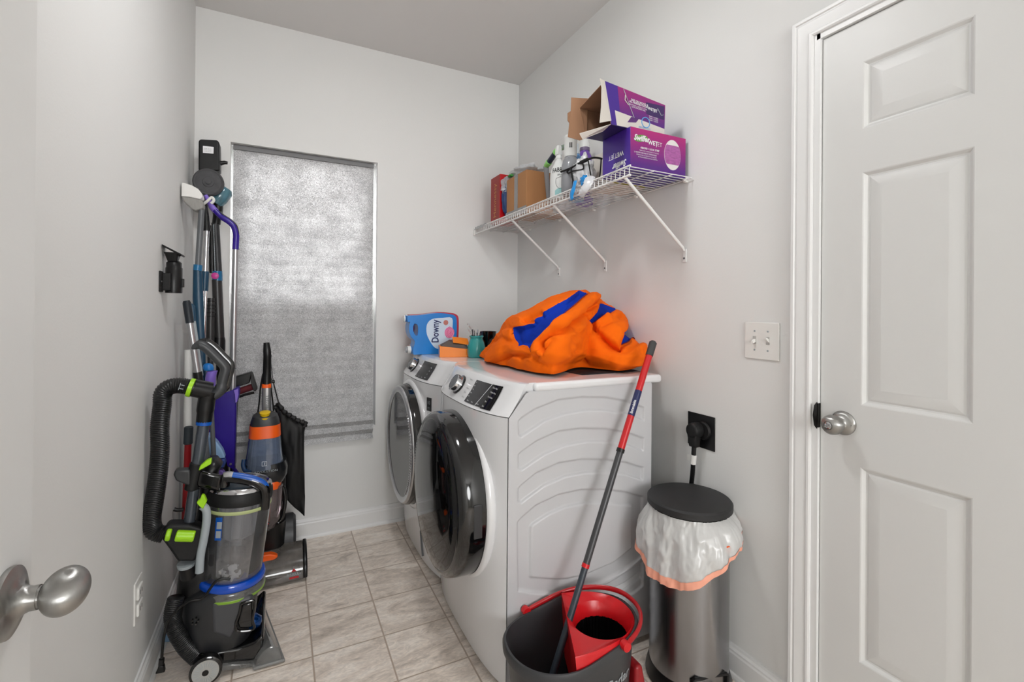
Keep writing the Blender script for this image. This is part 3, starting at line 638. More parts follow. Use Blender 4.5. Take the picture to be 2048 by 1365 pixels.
# ---- red box
t = thing('red_gift_box', 'slim tall red bottle box standing at the far end of the shelf', 'box', (1.19, 2.54, S0))
RBX = mat('box_red', (196, 14, 24), .35)
MB().bb((1.130, 2.470, S0), (1.250, 2.600, S0+.275)).build('carton', RBX, t, bevel=.002)
MB().bb((1.1292, 2.472, S0+.002), (1.130, 2.598, S0+.273)).build('side_print', mat('box_dark_red', (150, 34, 30), .5), t)
tt = MB().text('Hennessy', .052, (1.1286, 2.520, S0+.030), (0, 0, 1), (0, 1, 0), sx=1.0); tt.build('gold_lettering', mat('gold_print', (196, 136, 60), .4), t, smooth=False)
tt = MB().text('Hennessy', .020, (1.146, 2.4695, S0+.105), (1, 0, 0), (0, 0, 1)); tt.build('white_lettering', WTXT, t, smooth=False)
# ---- crumpled plastic bags
def blob(c, r, seed, amp=.3, n=40, m_=24, freq=2.2, flat=None, ridge=True):
    c = Vector(c); off = Vector((seed*3.1, seed*1.7, seed))
    def f(u_, v_):
        th = math.pi*v_; ph = 2*math.pi*u_; d = Vector((math.sin(th)*math.cos(ph), math.sin(th)*math.sin(ph), math.cos(th)))
        q = noise.noise(d*freq+off); q2 = abs(noise.noise(d*freq*2.3+off*2)); q3 = abs(noise.noise(d*freq*5+off*3))
        k_ = 1+amp*(q*1.1-(q2*.9 if ridge else 0)-(q3*.35 if ridge else 0)+.25)
        p = c+Vector((d.x*r[0]*k_, d.y*r[1]*k_, d.z*r[2]*k_))
        if flat is not None: p.z = max(p.z, flat)
        return p
    return MB().grid(f, n, m_, closeu=True)
FILM = film('clear_bag_film', (232, 236, 240), .55); FILMW = film('white_bag_film', (240, 241, 243), .93)
t = t0_ = thing('plastic_bag', 'crumpled clear bag with dark blue contents behind the brown box', 'bag', (1.27, 2.44, S0))
blob((1.352, 2.42, S0+.15), (.042, .11, .13), 3, .3, n=64, m_=40, flat=S0+.0005).build('bag_film', FILM, t, angle=180)
blob((1.172, 2.438, S0+.12), (.045, .027, .10), 8, .15, flat=S0+.001).build('blue_contents', mat('navy_cloth', (34, 62, 112), .6, var=.3, vscale=40), t, angle=180)
blob((1.235, 2.33, S0+.262), (.07, .10, .030), 12, .5, n=56, m_=32, flat=S0+.2245).build('bag_film', FILMW, t, angle=180)
tag(MB().tube([(1.17, 2.425, S0+.250), (1.165, 2.395, S0+.252), (1.16, 2.375, S0+.247)], [.012, .016, .010], n=8, flat=.4).build('green_clip', mat('leaf_green', (60, 170, 60), .4)), 'small green tag lying on the crumpled clear bag', 'tag')
blob((1.180, 2.436, S0+.20), (.055, .030, .055), 15, .4, n=44, m_=26).build('bag_film', FILM, t0_, angle=180)
# ---- bottles
def bottle(name, label, px, py_top, X_, prof, m_, yb=None, sx=1, sy=1, parts=(), rot=0):
    pass
def lathe_thing(name, label, cat, base, body, m_, parts=(), sx=1, sy=1, u=(0, 1, 0), group=None, kz=1):
    body = [(a, b*kz) for a, b in body]; parts = [(n_, [(a, b*kz) for a, b in p_], m2) for n_, p_, m2 in parts]
    t = thing(name, label, cat, base, group); b_ = Vector(base)
    MB().lathe(body, b_, Zv, 36, sx=sx, sy=sy, u=u).build('body', m_, t, angle=50)
    for nm, prof, mm in parts: MB().lathe(prof, b_, Zv, 36, sx=sx, sy=sy, u=u).build(nm, mm, t, angle=50)
    return t
WB = mat('white_bottle', (228, 230, 228), .35)
fb = Vector((1.150, 1.862, S0))
t = lathe_thing('spray_bottle', 'white fabric spray bottle with printed shield label beside the brown box', 'bottle', fb,
    [(0, 0), (.040, 0), (.043, .006), (.043, .10), (.042, .125), (.034, .150), (.022, .170), (.014, .186), (.013, .19), (0, .19)], WB, sx=1.18, sy=.8,
    parts=[('collar', [(0, .188), (.015, .188), (.015, .203), (.012, .206), (0, .206)], WB)])
MB().loft([[Vector(v)+fb for v in q] for q in ([(-.014, -.012, .205), (.014, -.012, .205), (.014, .014, .205), (-.014, .014, .205)], [(-.012, -.010, .235), (.012, -.010, .235), (.012, .014, .235), (-.012, .014, .235)], [(-.010, -.008, .252), (.010, -.008, .252), (.010, .010, .250), (-.010, .010, .250)])]).build('trigger_head', WB, t, bevel=.004)
def wrap_text(mb, s_, size, base, r1, r2, h, a0, m=None, bold=0, u=(0, 1, 0), sx=1):
    """lettering wrapped on an elliptical bottle, centred on azimuth a0 (deg)"""
    tmp = MB().text(s_, size, (0, 0, 0), (1, 0, 0), (0, 1, 0), ext=0, align='CENTER', bold=bold, sx=sx)
    b_ = Vector(base); rr = (r1+r2)/2; vs = []
    for v in tmp.v:
        a = math.radians(a0)+v.x/rr; vs.append(b_+Vector((math.cos(a)*r1, math.sin(a)*r2, h+v.y)))
    return mb.add(vs, tmp.f)
BKT = mat('black_print', (26, 28, 30), .5)
# ellipse radii: sx is along Y here (u = Y)
tx = MB(); wrap_text(tx, 'FABRIC', .028, fb, .0352, .0516, .118, 232, bold=.0003, sx=.8); wrap_text(tx, 'SPRAY', .011, fb, .0352, .0516, .100, 240)
tx.build('lettering', BKT, t, smooth=False)
def wrap_poly(mb, pts, base, r1, r2, a0):
    rr = (r1+r2)/2; b_ = Vector(base); vs = [b_+Vector((math.cos(math.radians(a0)+x/rr)*r1, math.sin(math.radians(a0)+x/rr)*r2, h)) for x, h in pts]
    return vs
sh = [(-.020, .088), (0, .094), (.020, .088), (.021, .066), (.014, .050), (0, .040), (-.014, .050), (-.021, .066)]
MB().tube(spline(wrap_poly(None, sh+[sh[0]], fb, .0353, .0517, 238), 4), .0007, n=5).build('shield_print', BKT, t)
MB().grid(lambda a, b: fb+Vector((math.cos(math.radians(205+65*a))*.0353, math.sin(math.radians(205+65*a))*.0517, .008+.026*b+.01*math.sin(math.pi*a)*b)), 16, 4).build('teal_band', mat('pale_teal', (150, 196, 196), .5), t, recalc=False)
b2 = Vector((1.152, 1.765, S0))
t = lathe_thing('fabric_softener_bottle', 'half-clear bottle with a big white cap between the two spray bottles', 'bottle', b2,
    [(0, 0), (.036, 0), (.040, .006), (.041, .08), (.040, .13), (.034, .155), (.026, .165), (.026, .172), (0, .172)], clear('grey_clear_bottle', (200, 202, 206), haze=.55, hazecol=(176, 178, 182), gloss=.4),
    parts=[('cap', [(0, .170), (.027, .170), (.029, .176), (.029, .250), (.031, .252), (.031, .262), (.028, .264), (0, .264)], WB), ('purple_liquid', [(0, .002), (.035, .002), (.038, .008), (.038, .030), (0, .031)], mat('purple_liquid', (60, 52, 96), .2))])
tx = MB(); wrap_text(tx, 'II', .03, b2, .0293, .0293, .205, 238, bold=.001); tx.build('cap_lettering', DGR, t, smooth=False)
b3 = Vector((1.238, 1.846, S0)); k3 = (at(1144, 293, X=1.238).z-S0)/.270
t = lathe_thing('blue_spray_bottle', 'light blue spray bottle with orange wording behind the black rack', 'bottle', b3,
    [(0, 0), (.034, 0), (.037, .006), (.037, .14), (.034, .175), (.026, .200), (.016, .215), (.013, .222), (0, .222)], mat('sky_blue_bottle', (96, 150, 206), .25), kz=k3,
    parts=[('collar', [(0, .220), (.015, .220), (.015, .235), (.011, .240), (.009, .262), (.007, .270), (0, .270)], mat('frosted_cap', (206, 216, 224), .3)), ('label', [(.0374, .085), (.0378, .086), (.0378, .182), (.0374, .183)], WB)])
tx = MB(); wrap_text(tx, 'Fresh', .022, b3, .0384, .0384, .150*k3, 236, bold=.0008); tx.build('label_lettering', mat('orange_red_print', (222, 92, 48), .4), t, smooth=False)
b4 = Vector((1.325, 1.905, S0)); k4 = (at(1164, 283, X=1.325).z-S0)/.287
t = lathe_thing('purple_bottle', 'purple bottle with a white cap, tallest in the row of bottles', 'bottle', b4,
    [(0, 0), (.040, 0), (.043, .008), (.043, .15), (.041, .185), (.034, .212), (.024, .230), (.023, .234), (.023, .246), (0, .246)], mat('purple_bottle', (116, 76, 176), .25), kz=k4,
    parts=[('cap', [(0, .245), (.0235, .245), (.0235, .268), (.020, .273), (.016, .286), (.0, .287)], WB), ('shrink_band', [(.0240, .236), (.0245, .237), (.0245, .250), (.0240, .251)], mat('violet_grey', (120, 104, 136), .4))])
t = thing('tall_white_carton', 'pale carton with a yellow edge standing against the closed purple box', 'carton', (1.28, 1.60, S0))
MB().bb((1.20, 1.525, S0), (1.36, 1.675, S0+.150)).build('carton', GREY_CARD, t, bevel=.002)
MB().bb((1.196, 1.518, S0), (1.36, 1.5245, S0+.154)).build('yellow_edge', mat('yellow_edge', (226, 206, 90), .5), t, bevel=.001)
# lime and black scrubber lying across the boxes
t = thing('handheld_scrubber', 'lime and black tube-shaped scrubber leaning above the white spray bottle', 'scrubber', (1.25, 2.10, S0+.2))
p0 = at(1092, 333, X=1.235); p1 = at(1111, 306, X=1.235); p2 = at(1120, 297, X=1.235); p3 = at(1140, 291, X=1.235)
MB().cyl(p0, p0.lerp(p1, .35), .014, .017, bev=.002).build('end_cap', mat('pale_lime', (150, 224, 120), .35), t)
MB().cyl(p0.lerp(p1, .35), p1, .014, bev=.001).build('grip', mat('navy_plastic', (22, 34, 58), .35), t)
MB().cyl(p1, p2, .017, .015, bev=.002).build('collar', MATS['pale_lime'], t)
MB().cyl(p2, p3, .013, bev=.001).build('clear_tube', clear('clear_tube', (225, 232, 230), haze=.3), t)
MB().cyl(p3, p3+(p3-p2).normalized()*.03, .015, .012, bev=.002).build('nozzle', LIME, t)
MB().cyl(p0+Vector((.03, .02, -.17)), p0, .012, .014).build('handle', FILM if False else MATS['grey_clear_bottle'], t)
# white translucent packet behind the brown box and scrubber
tag(blob((1.31, 2.055, S0+.11), (.055, .075, .13), 21, .3, n=50, m_=30, flat=S0+.0005).build('white_packet', FILMW, angle=180), 'crumpled white plastic packet between the brown box and the bottles', 'packet')
# black wire rack
t = thing('wire_rack', 'tangle of black coated wire hooks lying in front of the purple bottle', 'rack', (1.12, 1.75, S0))
def ap(x, y, X_): return at(x, y, X=X_)
def c5(x, y, X_=1.118): return at(960+x/6.5, 270+y/6.5, X=X_)
MB().tube(spline([c5(1590, 312, 1.16), c5(1500, 296, 1.14), c5(1420, 312), c5(1300, 362), c5(1180, 430), c5(1050, 482, 1.10)], 6), .0042, n=8).build('wire', BLKM, t)
MB().tube(spline([c5(1575, 310, 1.15), c5(1568, 430, 1.15), c5(1550, 560, 1.14), c5(1500, 600, 1.13)], 5), .0028, n=8).build('wire', BLKM, t)
MB().tube([c5(1405, 325), c5(1425, 440), c5(1440, 525)], .0026, n=8).build('wire', BLKM, t)
MB().tube(spline([c5(1330, 365), c5(1345, 410), c5(1330, 450), c5(1210, 470), c5(1150, 500), c5(1135, 470), c5(1190, 440)], 5), .0034, n=8).build('wire', BLKM, t)
MB().tube(spline([c5(1180, 430), c5(1195, 520), c5(1210, 620), c5(1205, 700)], 5), .004, n=8).build('wire', BLKM, t)
MB().cyl(c5(1310, 360), c5(1400, 318), .0075, bev=.002).build('wire_sleeve', BLKM, t)
# white bag with blue print hanging over the shelf lip
t = thing('white_bag', 'white plastic bag with bright blue patches hanging over the shelf lip', 'bag', (1.11, 1.72, S0))
cc = c5(1340, 540, 1.15); blob(cc, (.034, .062, .080), 31, .45, n=64, m_=36).build('bag_film', FILMW, t, angle=180)
MB().tube(spline([c5(1240, 600, 1.085), c5(1215, 700, 1.078), c5(1190, 790, 1.076), c5(1200, 840, 1.078)], 6), [.012]*6+[.014]*6+[.012]*7, n=10, flat=.35).build('blue_tail', mat('bright_blue_film', (24, 140, 214), .35), t)
MB().tube(spline([c5(1430, 560, 1.10), c5(1400, 640, 1.082), c5(1340, 730, 1.074), c5(1310, 745, 1.074)], 6), [.022]*6+[.018]*6+[.012]*7, n=12, flat=.4).build('rolled_corner', FILMW, t)
blob(c5(1355, 590, 1.092), (.012, .022, .02), 35, .4, n=28, m_=16).build('blue_patch', MATS['bright_blue_film'], t, angle=180)
tag(blob((1.27, 1.735, S0+.07), (.045, .032, .085), 41, .3, n=50, m_=30, flat=S0+.0005).build('foam_packet', FILMW, angle=180), 'bulky white plastic packet behind the black wire hooks', 'packet')
# flat things seen through the deck
tag(MB().bb((1.17, 1.50, S0+.0), (1.385, 1.515, S0+.05)).build('card_divider', CARD, bevel=.001), 'brown card strip behind the closed purple box', 'card') if False else None
t = tag(MB().bb((1.312, 2.17, S0), (1.39, 2.29, S0+.012)).build('folded_card', CARD, bevel=.001), 'flat brown card lying on the shelf behind the brown box', 'card')
# grey plastic wrap drooping at the far end
def wrapf(u_, v_):
    y = 2.606+.17*u_; x = SX-.012+.28*v_; z = S0+.004+.006*noise.noise(Vector((x*30, y*30, 0)))-(.018 if v_ < .02 else 0)
    return Vector((x, y, z+.004))
tag(MB().grid(wrapf, 60, 40).build('plastic_wrap', film('grey_film', (196, 198, 200), .75), angle=180, recalc=False), 'flat sheet of grey plastic wrap at the far end of the shelf', 'plastic sheet')
# ================================================================ ON THE MACHINES
TZ = 1.0025
def jug(name, label, Yc, dx, dz, capcol, bcol):
    t = thing(name, label, 'detergent jug', (.77+dx, Yc, TZ)); c = lambda x, y: (lambda p: Vector((p.x+dx, Yc, max(TZ+.0005, p.z+dz))))(at(780+x/5.25, 600+y/5.25, Y=Yc-.05))
    out = [(188, 168), (330, 162), (430, 148), (520, 140), (600, 146), (660, 156), (695, 178), (706, 220), (706, 330), (700, 450), (690, 560), (650, 578), (500, 580), (300, 580), (252, 576), (246, 520), (262, 470), (262, 430), (225, 390), (206, 330), (206, 270), (216, 232), (190, 232)]
    hole = [(262, 250), (290, 262), (300, 300), (294, 372), (272, 372), (250, 330), (250, 280)]
    import itertools
    P = spline([c(*q) for q in out]+[c(*out[0])], 3)[:-1]; H_ = spline([c(*q) for q in hole]+[c(*hole[0])], 3)[:-1]
    # outline with a hole, filled with triangles, extruded and rounded
    bm = bmesh.new()
    for loop in (P, H_):
        vs = [bm.verts.new(p) for p in loop]
        for i in range(len(vs)): bm.edges.new((vs[i], vs[(i+1) % len(vs)]))
    bmesh.ops.triangle_fill(bm, use_beauty=True, edges=bm.edges[:])
    r_ = bmesh.ops.extrude_face_region(bm, geom=bm.faces[:]); 
    for v in [g for g in r_['geom'] if isinstance(g, bmesh.types.BMVert)]: v.co.y += .085
    mb = MB(); bm.verts.index_update(); mb.add([v.co.copy() for v in bm.verts], [tuple(v.index for v in f.verts) for f in bm.faces]); bm.free()
    for i, v in enumerate(mb.v): v.y -= .0425-.0
    o = mb.build('body', bcol, t, bevel=.013, seg=4, angle=50)
    # spouts with caps on the left
    for (x, y, r) in ((176, 202, .0185), (225, 540, .021)):
        a = c(x, y); a.y = Yc; 
        if r > .02: a.z = TZ+r+.004
        MB().cyl(a+Vector((.030, 0, 0)), a, r*.8, r*.85).build('neck', bcol, t)
        k_ = MB().cyl(a+Vector((.002 if r < .02 else .008, 0, 0)), a-Vector((.006 if r < .02 else .010, 0, 0)), r, r*.96, bev=.001).build('cap', WHP, t)
        if r > .02: MB().cyl(a-Vector((.010, 0, 0)), a-Vector((.020, 0, 0)), r*.75, r*.7, bev=.001).build('measuring_cup', capcol, t)
    return t, c, Yc-.0425
t, c, yf = jug('softener_jug', 'blue fabric softener jug lying on its side at the front, pink rose on its label', 2.52, 0, 0, clear('clear_cup', (235, 235, 238), haze=.5), mat('jug_blue', (30, 128, 208), .28))
lab = [(385, 310), (392, 260), (425, 215), (480, 195), (560, 190), (655, 192), (660, 300), (655, 420), (600, 470), (540, 520), (470, 500), (415, 420), (390, 360)]
y_ = yf-.0012
MB().prism([Vector((q.x, y_, q.z)) for q in spline([c(*a) for a in lab]+[c(*lab[0])], 3)[:-1]], (0, .0006, 0)).build('label', mat('label_paleblue', (206, 222, 238), .35), t, smooth=False)
q = c(512, 452); q.y = y_-.001; MB().text('Downy', .0560, q, (.0, 0, 1), (-1, 0, 0), bold=.0011, sx=.76).build('lettering', mat('navy_print', (20, 40, 96), .4), t, smooth=False)
rose = MB(); q = c(628, 345); q.y = y_-.001
for i, (r, w_) in enumerate(((.030, .004), (.022, .0035), (.014, .003), (.006, .004))):
    rose.tube(spline([q+Vector((r*.8*math.cos(a+i), -.0002*i, r*math.sin(a+i)*(1+.1*math.sin(5*a)))) for a in [k_*math.pi/6 for k_ in range(11)]], 2), w_, n=6, flat=.15)
rose.build('rose_picture', mat('rose_pink', (230, 70, 140), .4), t)
MB().lathe([(0, 0), (.031, 0), (.031, .0004), (0, .0005)], (q.x, y_-.0004, q.z), (0, -1, 0), 32, sx=.9).build('rose_base', mat('rose_pale', (238, 150, 190), .4), t)
q = c(590, 240); q.y = y_-.0006; MB().lathe([(0, 0), (.014, 0), (.014, .0004), (0, .0005)], q, (0, -1, 0), 24).build('flower_picture', mat('peach_print', (190, 120, 110), .5), t)
jug('softener_jug', 'second jug with a red cup, standing mostly hidden behind the blue softener jug', 2.625, .012, .006, mat('cup_red', (170, 30, 44), .3), mat('jug_red', (190, 62, 84), .3))
# orange carton of dryer sheets
t = thing('dryer_sheet_box', 'low orange carton with a torn dark lid in front of the softener jug', 'carton', (.80, 2.36, TZ))
o0 = Vector((.790, 2.335, TZ)); M3 = rotm('Z', -14)
def ob(x, y, z): return o0+M3 @ Vector((x, y, z))
OC = mat('carton_orange', (240, 132, 30), .4); DK = mat('carton_brown', (70, 52, 42), .5)
bt = MB().hexa([ob(-.056, -.05, 0), ob(.092, -.05, 0), ob(.092, .05, 0), ob(-.056, .05, 0), ob(-.056, -.05, .056), ob(.092, -.05, .04), ob(.092, .05, .056), ob(-.056, .05, .056)]).build('carton', OC, t, bevel=.001)
MB().hexa([ob(-.050, -.045, .0575), ob(.092, -.0505, .032), ob(.094, .045, .0575), ob(-.050, .046, .0575), ob(-.01, -.02, .082), ob(.07, -.045, .066), ob(.085, .045, .078), ob(.0, .046, .084)]).build('torn_lid', DK, t, bevel=.001)
MB().hexa([ob(.012, -.046, .074), ob(.092, -.050, .062), ob(.094, -.046, .063), ob(.014, -.042, .075), ob(.010, -.010, .102), ob(.088, -.014, .092), ob(.090, -.010, .093), ob(.012, -.006, .103)]).build('raised_flap', OC, t)
MB().box(ob(-.0566, 0, .028), (.0008, .09, .044), M3).build('blue_end_label', mat('label_bluegrey', (130, 150, 196), .5), t)
# teal vase with utensils
vb = Vector((.896, 2.232, TZ))
t = lathe_thing('utensil_crock', 'teal ceramic crock holding cutlery on the dryer', 'crock', vb, [(0, 0), (.038, 0), (.043, .005), (.047, .025), (.046, .05), (.040, .075), (.033, .092), (.032, .099), (.0375, .108), (.036, .110), (.029, .099), (.029, .02), (0, .018)], mat('teal_glaze', (34, 150, 150), .18, coat=.4, var=.1, vscale=8))
def utensil(lbl, a, b, r0, r1, m_, bowl=None, name='spoon'):
    t = thing(name, lbl, 'cutlery', a, 'cutlery in the teal crock'); a = Vector(a); b = Vector(b)
    MB().tube([a, a.lerp(b, .5)+Vector((.001, 0, 0)), b], [r0, r0*.9, r1], n=8, flat=.6).build('shaft', m_, t)
    if bowl: MB().grid(bowl, 12, 12).build('bowl', m_, t, thick=.001)
vt = vb+Vector((0, 0, .02))
sp_a = vt+Vector((.01, .0, 0)); sp_b = vb+Vector((-.046, .0, .168))
d_ = (sp_b-sp_a).normalized()
t = thing('tongs', 'chrome tongs with twisted handle sticking out of the teal crock', 'tongs', sp_a, 'cutlery in the teal crock')
MB().tube([sp_a, sp_a.lerp(sp_b, .7)], .003, n=8).build('shaft', CHR, t)
for sgn in (-1, 1): MB().tube(spline([sp_a.lerp(sp_b, .7), sp_a.lerp(sp_b, .85)+Vector((.008*sgn, 0, 0)), sp_b+Vector((-.004*sgn, 0, .004))], 4), .0028, n=8).build('arm', CHR, t)
random.seed(3)
for i in range(7):
    a = i*.9; m_ = CHR if i in (1, 4) else BLK
    utensil(['dark handled fork in the crock', 'short chrome spoon handle in the crock', 'dark knife handle at the back of the crock', 'dark spoon handle in the crock', 'chrome fork handle leaning right in the crock', 'stubby dark handle in the crock', 'dark handle at the rim of the crock'][i], vt+Vector((.010*math.cos(a), .010*math.sin(a), 0)), vb+Vector((.022*math.cos(a), .020*math.sin(a), .125+.03*random.random())), .0035, .004, m_, name=['fork', 'spoon', 'knife', 'spoon', 'fork', 'knife', 'spoon'][i])
cb = Vector((1.005, 2.330, TZ))
t = lathe_thing('black_cup', 'plain black tumbler between the teal crock and the comforter', 'cup', cb, [(0, 0), (.036, 0), (.038, .003), (.042, .125), (.0425, .128), (.040, .128), (.035, .01), (0, .008)], BLKG)
# dark mat under the comforter
mt_ = MB().grid(lambda u_, v_: Vector((1.02+.28*u_-.05*v_, 1.47+.60*v_, TZ+.0008+.006*max(0, noise.noise(Vector((u_*6, v_*6, 2)))))), 40, 40).build('dark_cloth', mat('black_cloth', (14, 15, 20), .9), None, thick=.001, recalc=False)
tag(mt_, 'dark navy cloth spread on the washer under the comforter', 'cloth')
# ---- the comforter : a sculpted heap. sections run from the front foot over the ridge to the back
def q5(x, y): return (960+x/5.689, 560+y/5.689)
SILH = [q5(*a) for a in [(42, 905), (60, 860), (130, 740), (200, 640), (265, 570), (330, 450), (420, 390), (540, 345), (680, 270), (850, 185), (1000, 148), (1130, 128), (1230, 128), (1330, 170), (1430, 255), (1540, 330), (1610, 390), (1648, 480), (1645, 580), (1760, 640), (1850, 705), (1900, 800), (1920, 880)]]
FRT = [q5(*a) for a in [(45, 925), (60, 950), (160, 970), (230, 975), (300, 985), (360, 1000), (420, 1020), (500, 1040), (560, 1060), (640, 1085), (760, 1100), (850, 1085), (950, 1055), (1040, 1020), (1140, 1004), (1250, 1010), (1380, 1025), (1480, 1035), (1580, 1043), (1700, 1030), (1780, 1005), (1850, 960), (1915, 900)]]
FRT = [(x, y) for x, y in FRT]
YR = [2.10, 2.08, 2.02, 1.97, 1.92, 1.88, 1.84, 1.82, 1.80, 1.79, 1.79, 1.79, 1.78, 1.77, 1.76, 1.74, 1.72, 1.70, 1.68, 1.65, 1.62, 1.60, 1.59]
FY_ = []
zb = TZ+.006
Tp = [at(x, y, Y=yy) for (x, y), yy in zip(SILH, YR)]
Fp = []
for i, (x, y) in enumerate(FRT):
    p = at(x, y, Z=zb); 
    ymin = np.interp(i, [0, 3, 10, 14, 22], [2.06, 1.80, 1.50, 1.42, 1.43])
    if p.y < ymin or p.z > 1.3 or y < 700: p = at(x, y, Y=float(ymin))
    Fp.append(p)
for p in Tp+Fp: p.x = min(p.x, R-.012); p.z = max(p.z, zb)
NU, NV = 260, 150
def interp(Pl, s): 
    n = len(Pl)-1; f = s*n; i = min(int(f), n-1); t_ = f-i
    p0, p1, p2, p3 = Pl[max(i-1, 0)], Pl[i], Pl[i+1], Pl[min(i+2, n)]
    return .5*((2*p1)+(p2-p0)*t_+(2*p0-5*p1+4*p2-p3)*t_*t_+(3*p1-p0-3*p2+p3)*t_**3)
G = np.zeros((NU, NV, 3))
for i in range(NU):
    s_ = i/(NU-1); T_ = interp(Tp, s_); F_ = interp(Fp, s_)
    Bk = Vector((T_.x+.03, min(T_.y+.16, 2.25), zb))
    for j in range(NV):
        v = j/(NV-1)
        if v < .66:
            a = v/.66*math.pi/2; cs, sn = math.cos(a)**.85, math.sin(a)**.80
            p = Vector((F_.x+(T_.x-F_.x)*(1-cs), F_.y+(T_.y-F_.y)*(1-cs)-.03*math.sin(2*a), F_.z+(T_.z-F_.z)*sn))
        else:
            a = (v-.66)/.34*math.pi/2; cs, sn = math.cos(a), math.sin(a)
            p = Vector((T_.x+(Bk.x-T_.x)*sn, T_.y+(Bk.y-T_.y)*sn, Bk.z+(T_.z-Bk.z)*cs))
        G[i, j] = p
def normals(G):
    du = np.gradient(G, axis=0); dv = np.gradient(G, axis=1); n = np.cross(du, dv); n /= np.linalg.norm(n, axis=2, keepdims=True)+1e-9; return n
N_ = normals(G)
if N_[NU//2, NV//3, 1] > 0: N_ = -N_
# pixel of every vertex (a reading aid for laying out the folds)
d_ = G-np.array(CAM); zz_ = d_ @ np.array(_F); PX = 1024+FPX*(d_ @ np.array(_R))/zz_; PY = 682.5+SHY-FPX*(d_ @ np.array(_U))/zz_
def sdf(poly): return poly_sdf(PX, PY, [q5(*a) for a in poly])
def dline(pts):
    P = [q5(*a) for a in pts]; best = np.full(PX.shape, 1e9); side = np.zeros(PX.shape)
    for a, b in zip(P[:-1], P[1:]):
        ex, ey = b[0]-a[0], b[1]-a[1]; L2 = ex*ex+ey*ey; wx, wy = PX-a[0], PY-a[1]
        t_ = np.clip((wx*ex+wy*ey)/L2, 0, 1); d = np.hypot(wx-ex*t_, wy-ey*t_); sg = np.sign(ex*wy-ey*wx)
        m_ = d < best; best = np.where(m_, d, best); side = np.where(m_, sg, side)
    return best, side
B1 = [(1135, 120), (1050, 185), (870, 285), (760, 345), (680, 390), (640, 430), (590, 490), (500, 525), (385, 543), (388, 600), (402, 690), (440, 755), (490, 742), (545, 752), (590, 810), (618, 862), (632, 780), (655, 700), (700, 640), (760, 585), (870, 470), (1000, 345), (1090, 262), (1150, 212), (1218, 165)]
B2 = [(1368, 262), (1450, 285), (1550, 335), (1535, 358), (1480, 375), (1400, 420), (1330, 470), (1262, 502), (1222, 490), (1270, 440), (1330, 375), (1352, 320)]
B3 = [(1642, 572), (1720, 600), (1795, 632), (1740, 655), (1700, 690), (1650, 704), (1625, 668), (1605, 650)]
ROLL1 = [(1230, 165), (1335, 185), (1362, 280), (1240, 300), (1165, 350), (1080, 410), (1000, 485), (930, 560), (870, 610), (790, 665), (735, 720), (740, 790), (790, 850), (690, 880), (640, 870), (625, 790), (650, 700), (760, 590), (1000, 350)]
vis = (np.arange(NV)[None, :] < .70*NV)*1.0
def dome(poly, r, h):
    d = sdf(poly); k_ = np.clip(-d/r, 0, 1); return h*np.sqrt(np.clip(1-(1-k_)**2, 0, 1))
def crease(pts, w_, h): d, s = dline(pts); return -h*np.exp(-(d/w_)**2)
def ridge(pts, w_, h): d, s = dline(pts); return h*np.exp(-(d/w_)**2)
def step(pts, w_, h): d, s = dline(pts); return h*np.where(s > 0, np.exp(-(d/w_)), 0)
H_ = np.zeros(PX.shape)
H_ += dome(ROLL1, 9, .036)
H_ += -.016*np.clip((-sdf(B1))/4, 0, 1)-.012*np.clip((-sdf(B2))/4, 0, 1)-.010*np.clip((-sdf(B3))/3, 0, 1)
BIG = [(1110, 395), (1180, 440), (1260, 540), (1380, 680), (1480, 800), (1620, 850), (1760, 760), (1840, 720), (1900, 800), (1920, 900), (1800, 990), (1580, 1035), (1250, 985), (1180, 930), (1080, 950), (960, 960), (780, 975), (680, 930), (700, 860), (760, 700), (900, 620), (1010, 500)]
H_ += dome(BIG, 16, .040)
R2_ = [(1290, 510), (1400, 430), (1520, 370), (1610, 400), (1645, 480), (1640, 600), (1620, 680), (1600, 790), (1480, 740), (1400, 660), (1300, 560)]
H_ += dome(R2_, 10, .030)
LEFT = [(60, 860), (300, 560), (380, 560), (400, 700), (440, 765), (540, 770), (600, 850), (420, 850), (360, 860), (200, 930), (80, 960)]
H_ += dome(LEFT, 12, .022)
LOW = [(300, 950), (400, 870), (600, 890), (700, 980), (900, 1000), (1050, 980), (940, 1050), (760, 1098), (560, 1060), (420, 1010)]
H_ += dome(LOW, 9, .026)
for p_, w_, h in [([(370, 850), (250, 900), (60, 975)], 3, .014), ([(500, 460), (640, 400), (690, 385)], 3.5, .014), ([(490, 470), (600, 478)], 3, .010), ([(1120, 400), (1000, 590), (960, 760)], 6, -.010),
    ([(1000, 490), (1010, 600), (980, 700), (1000, 800)], 5, .016), ([(850, 700), (800, 790), (760, 830)], 4, .014), ([(960, 650), (930, 760), (960, 860), (920, 950)], 5, .012), ([(1190, 820), (1160, 900), (1080, 960), (1050, 900), (1060, 870)], 4, .016),
    ([(1180, 830), (1220, 920), (1240, 980)], 4, .012), ([(1640, 700), (1600, 800), (1500, 760), (1390, 670)], 4, .018), ([(700, 860), (760, 840), (740, 750)], 4, .018), ([(1560, 450), (1500, 470), (1470, 400)], 4, .010), ([(1300, 560), (1420, 560), (1560, 480)], 5, .012),
    ([(1440, 740), (1560, 790), (1700, 700)], 5, .016), ([(1750, 830), (1860, 780)], 5, .010), ([(1500, 900), (1700, 930), (1860, 880)], 8, .008), ([(500, 900), (640, 960), (700, 1040)], 5, .012), ([(150, 700), (300, 690), (400, 720)], 6, .010), ([(1180, 350), (1260, 330), (1350, 220)], 3.5, .014), ([(1240, 120), (1340, 190), (1360, 250)], 3.5, .010), ([(1150, 360), (1230, 470), (1300, 560)], 4, .018)]:
    H_ += crease(p_, w_, h)
nz = np.zeros(PX.shape)
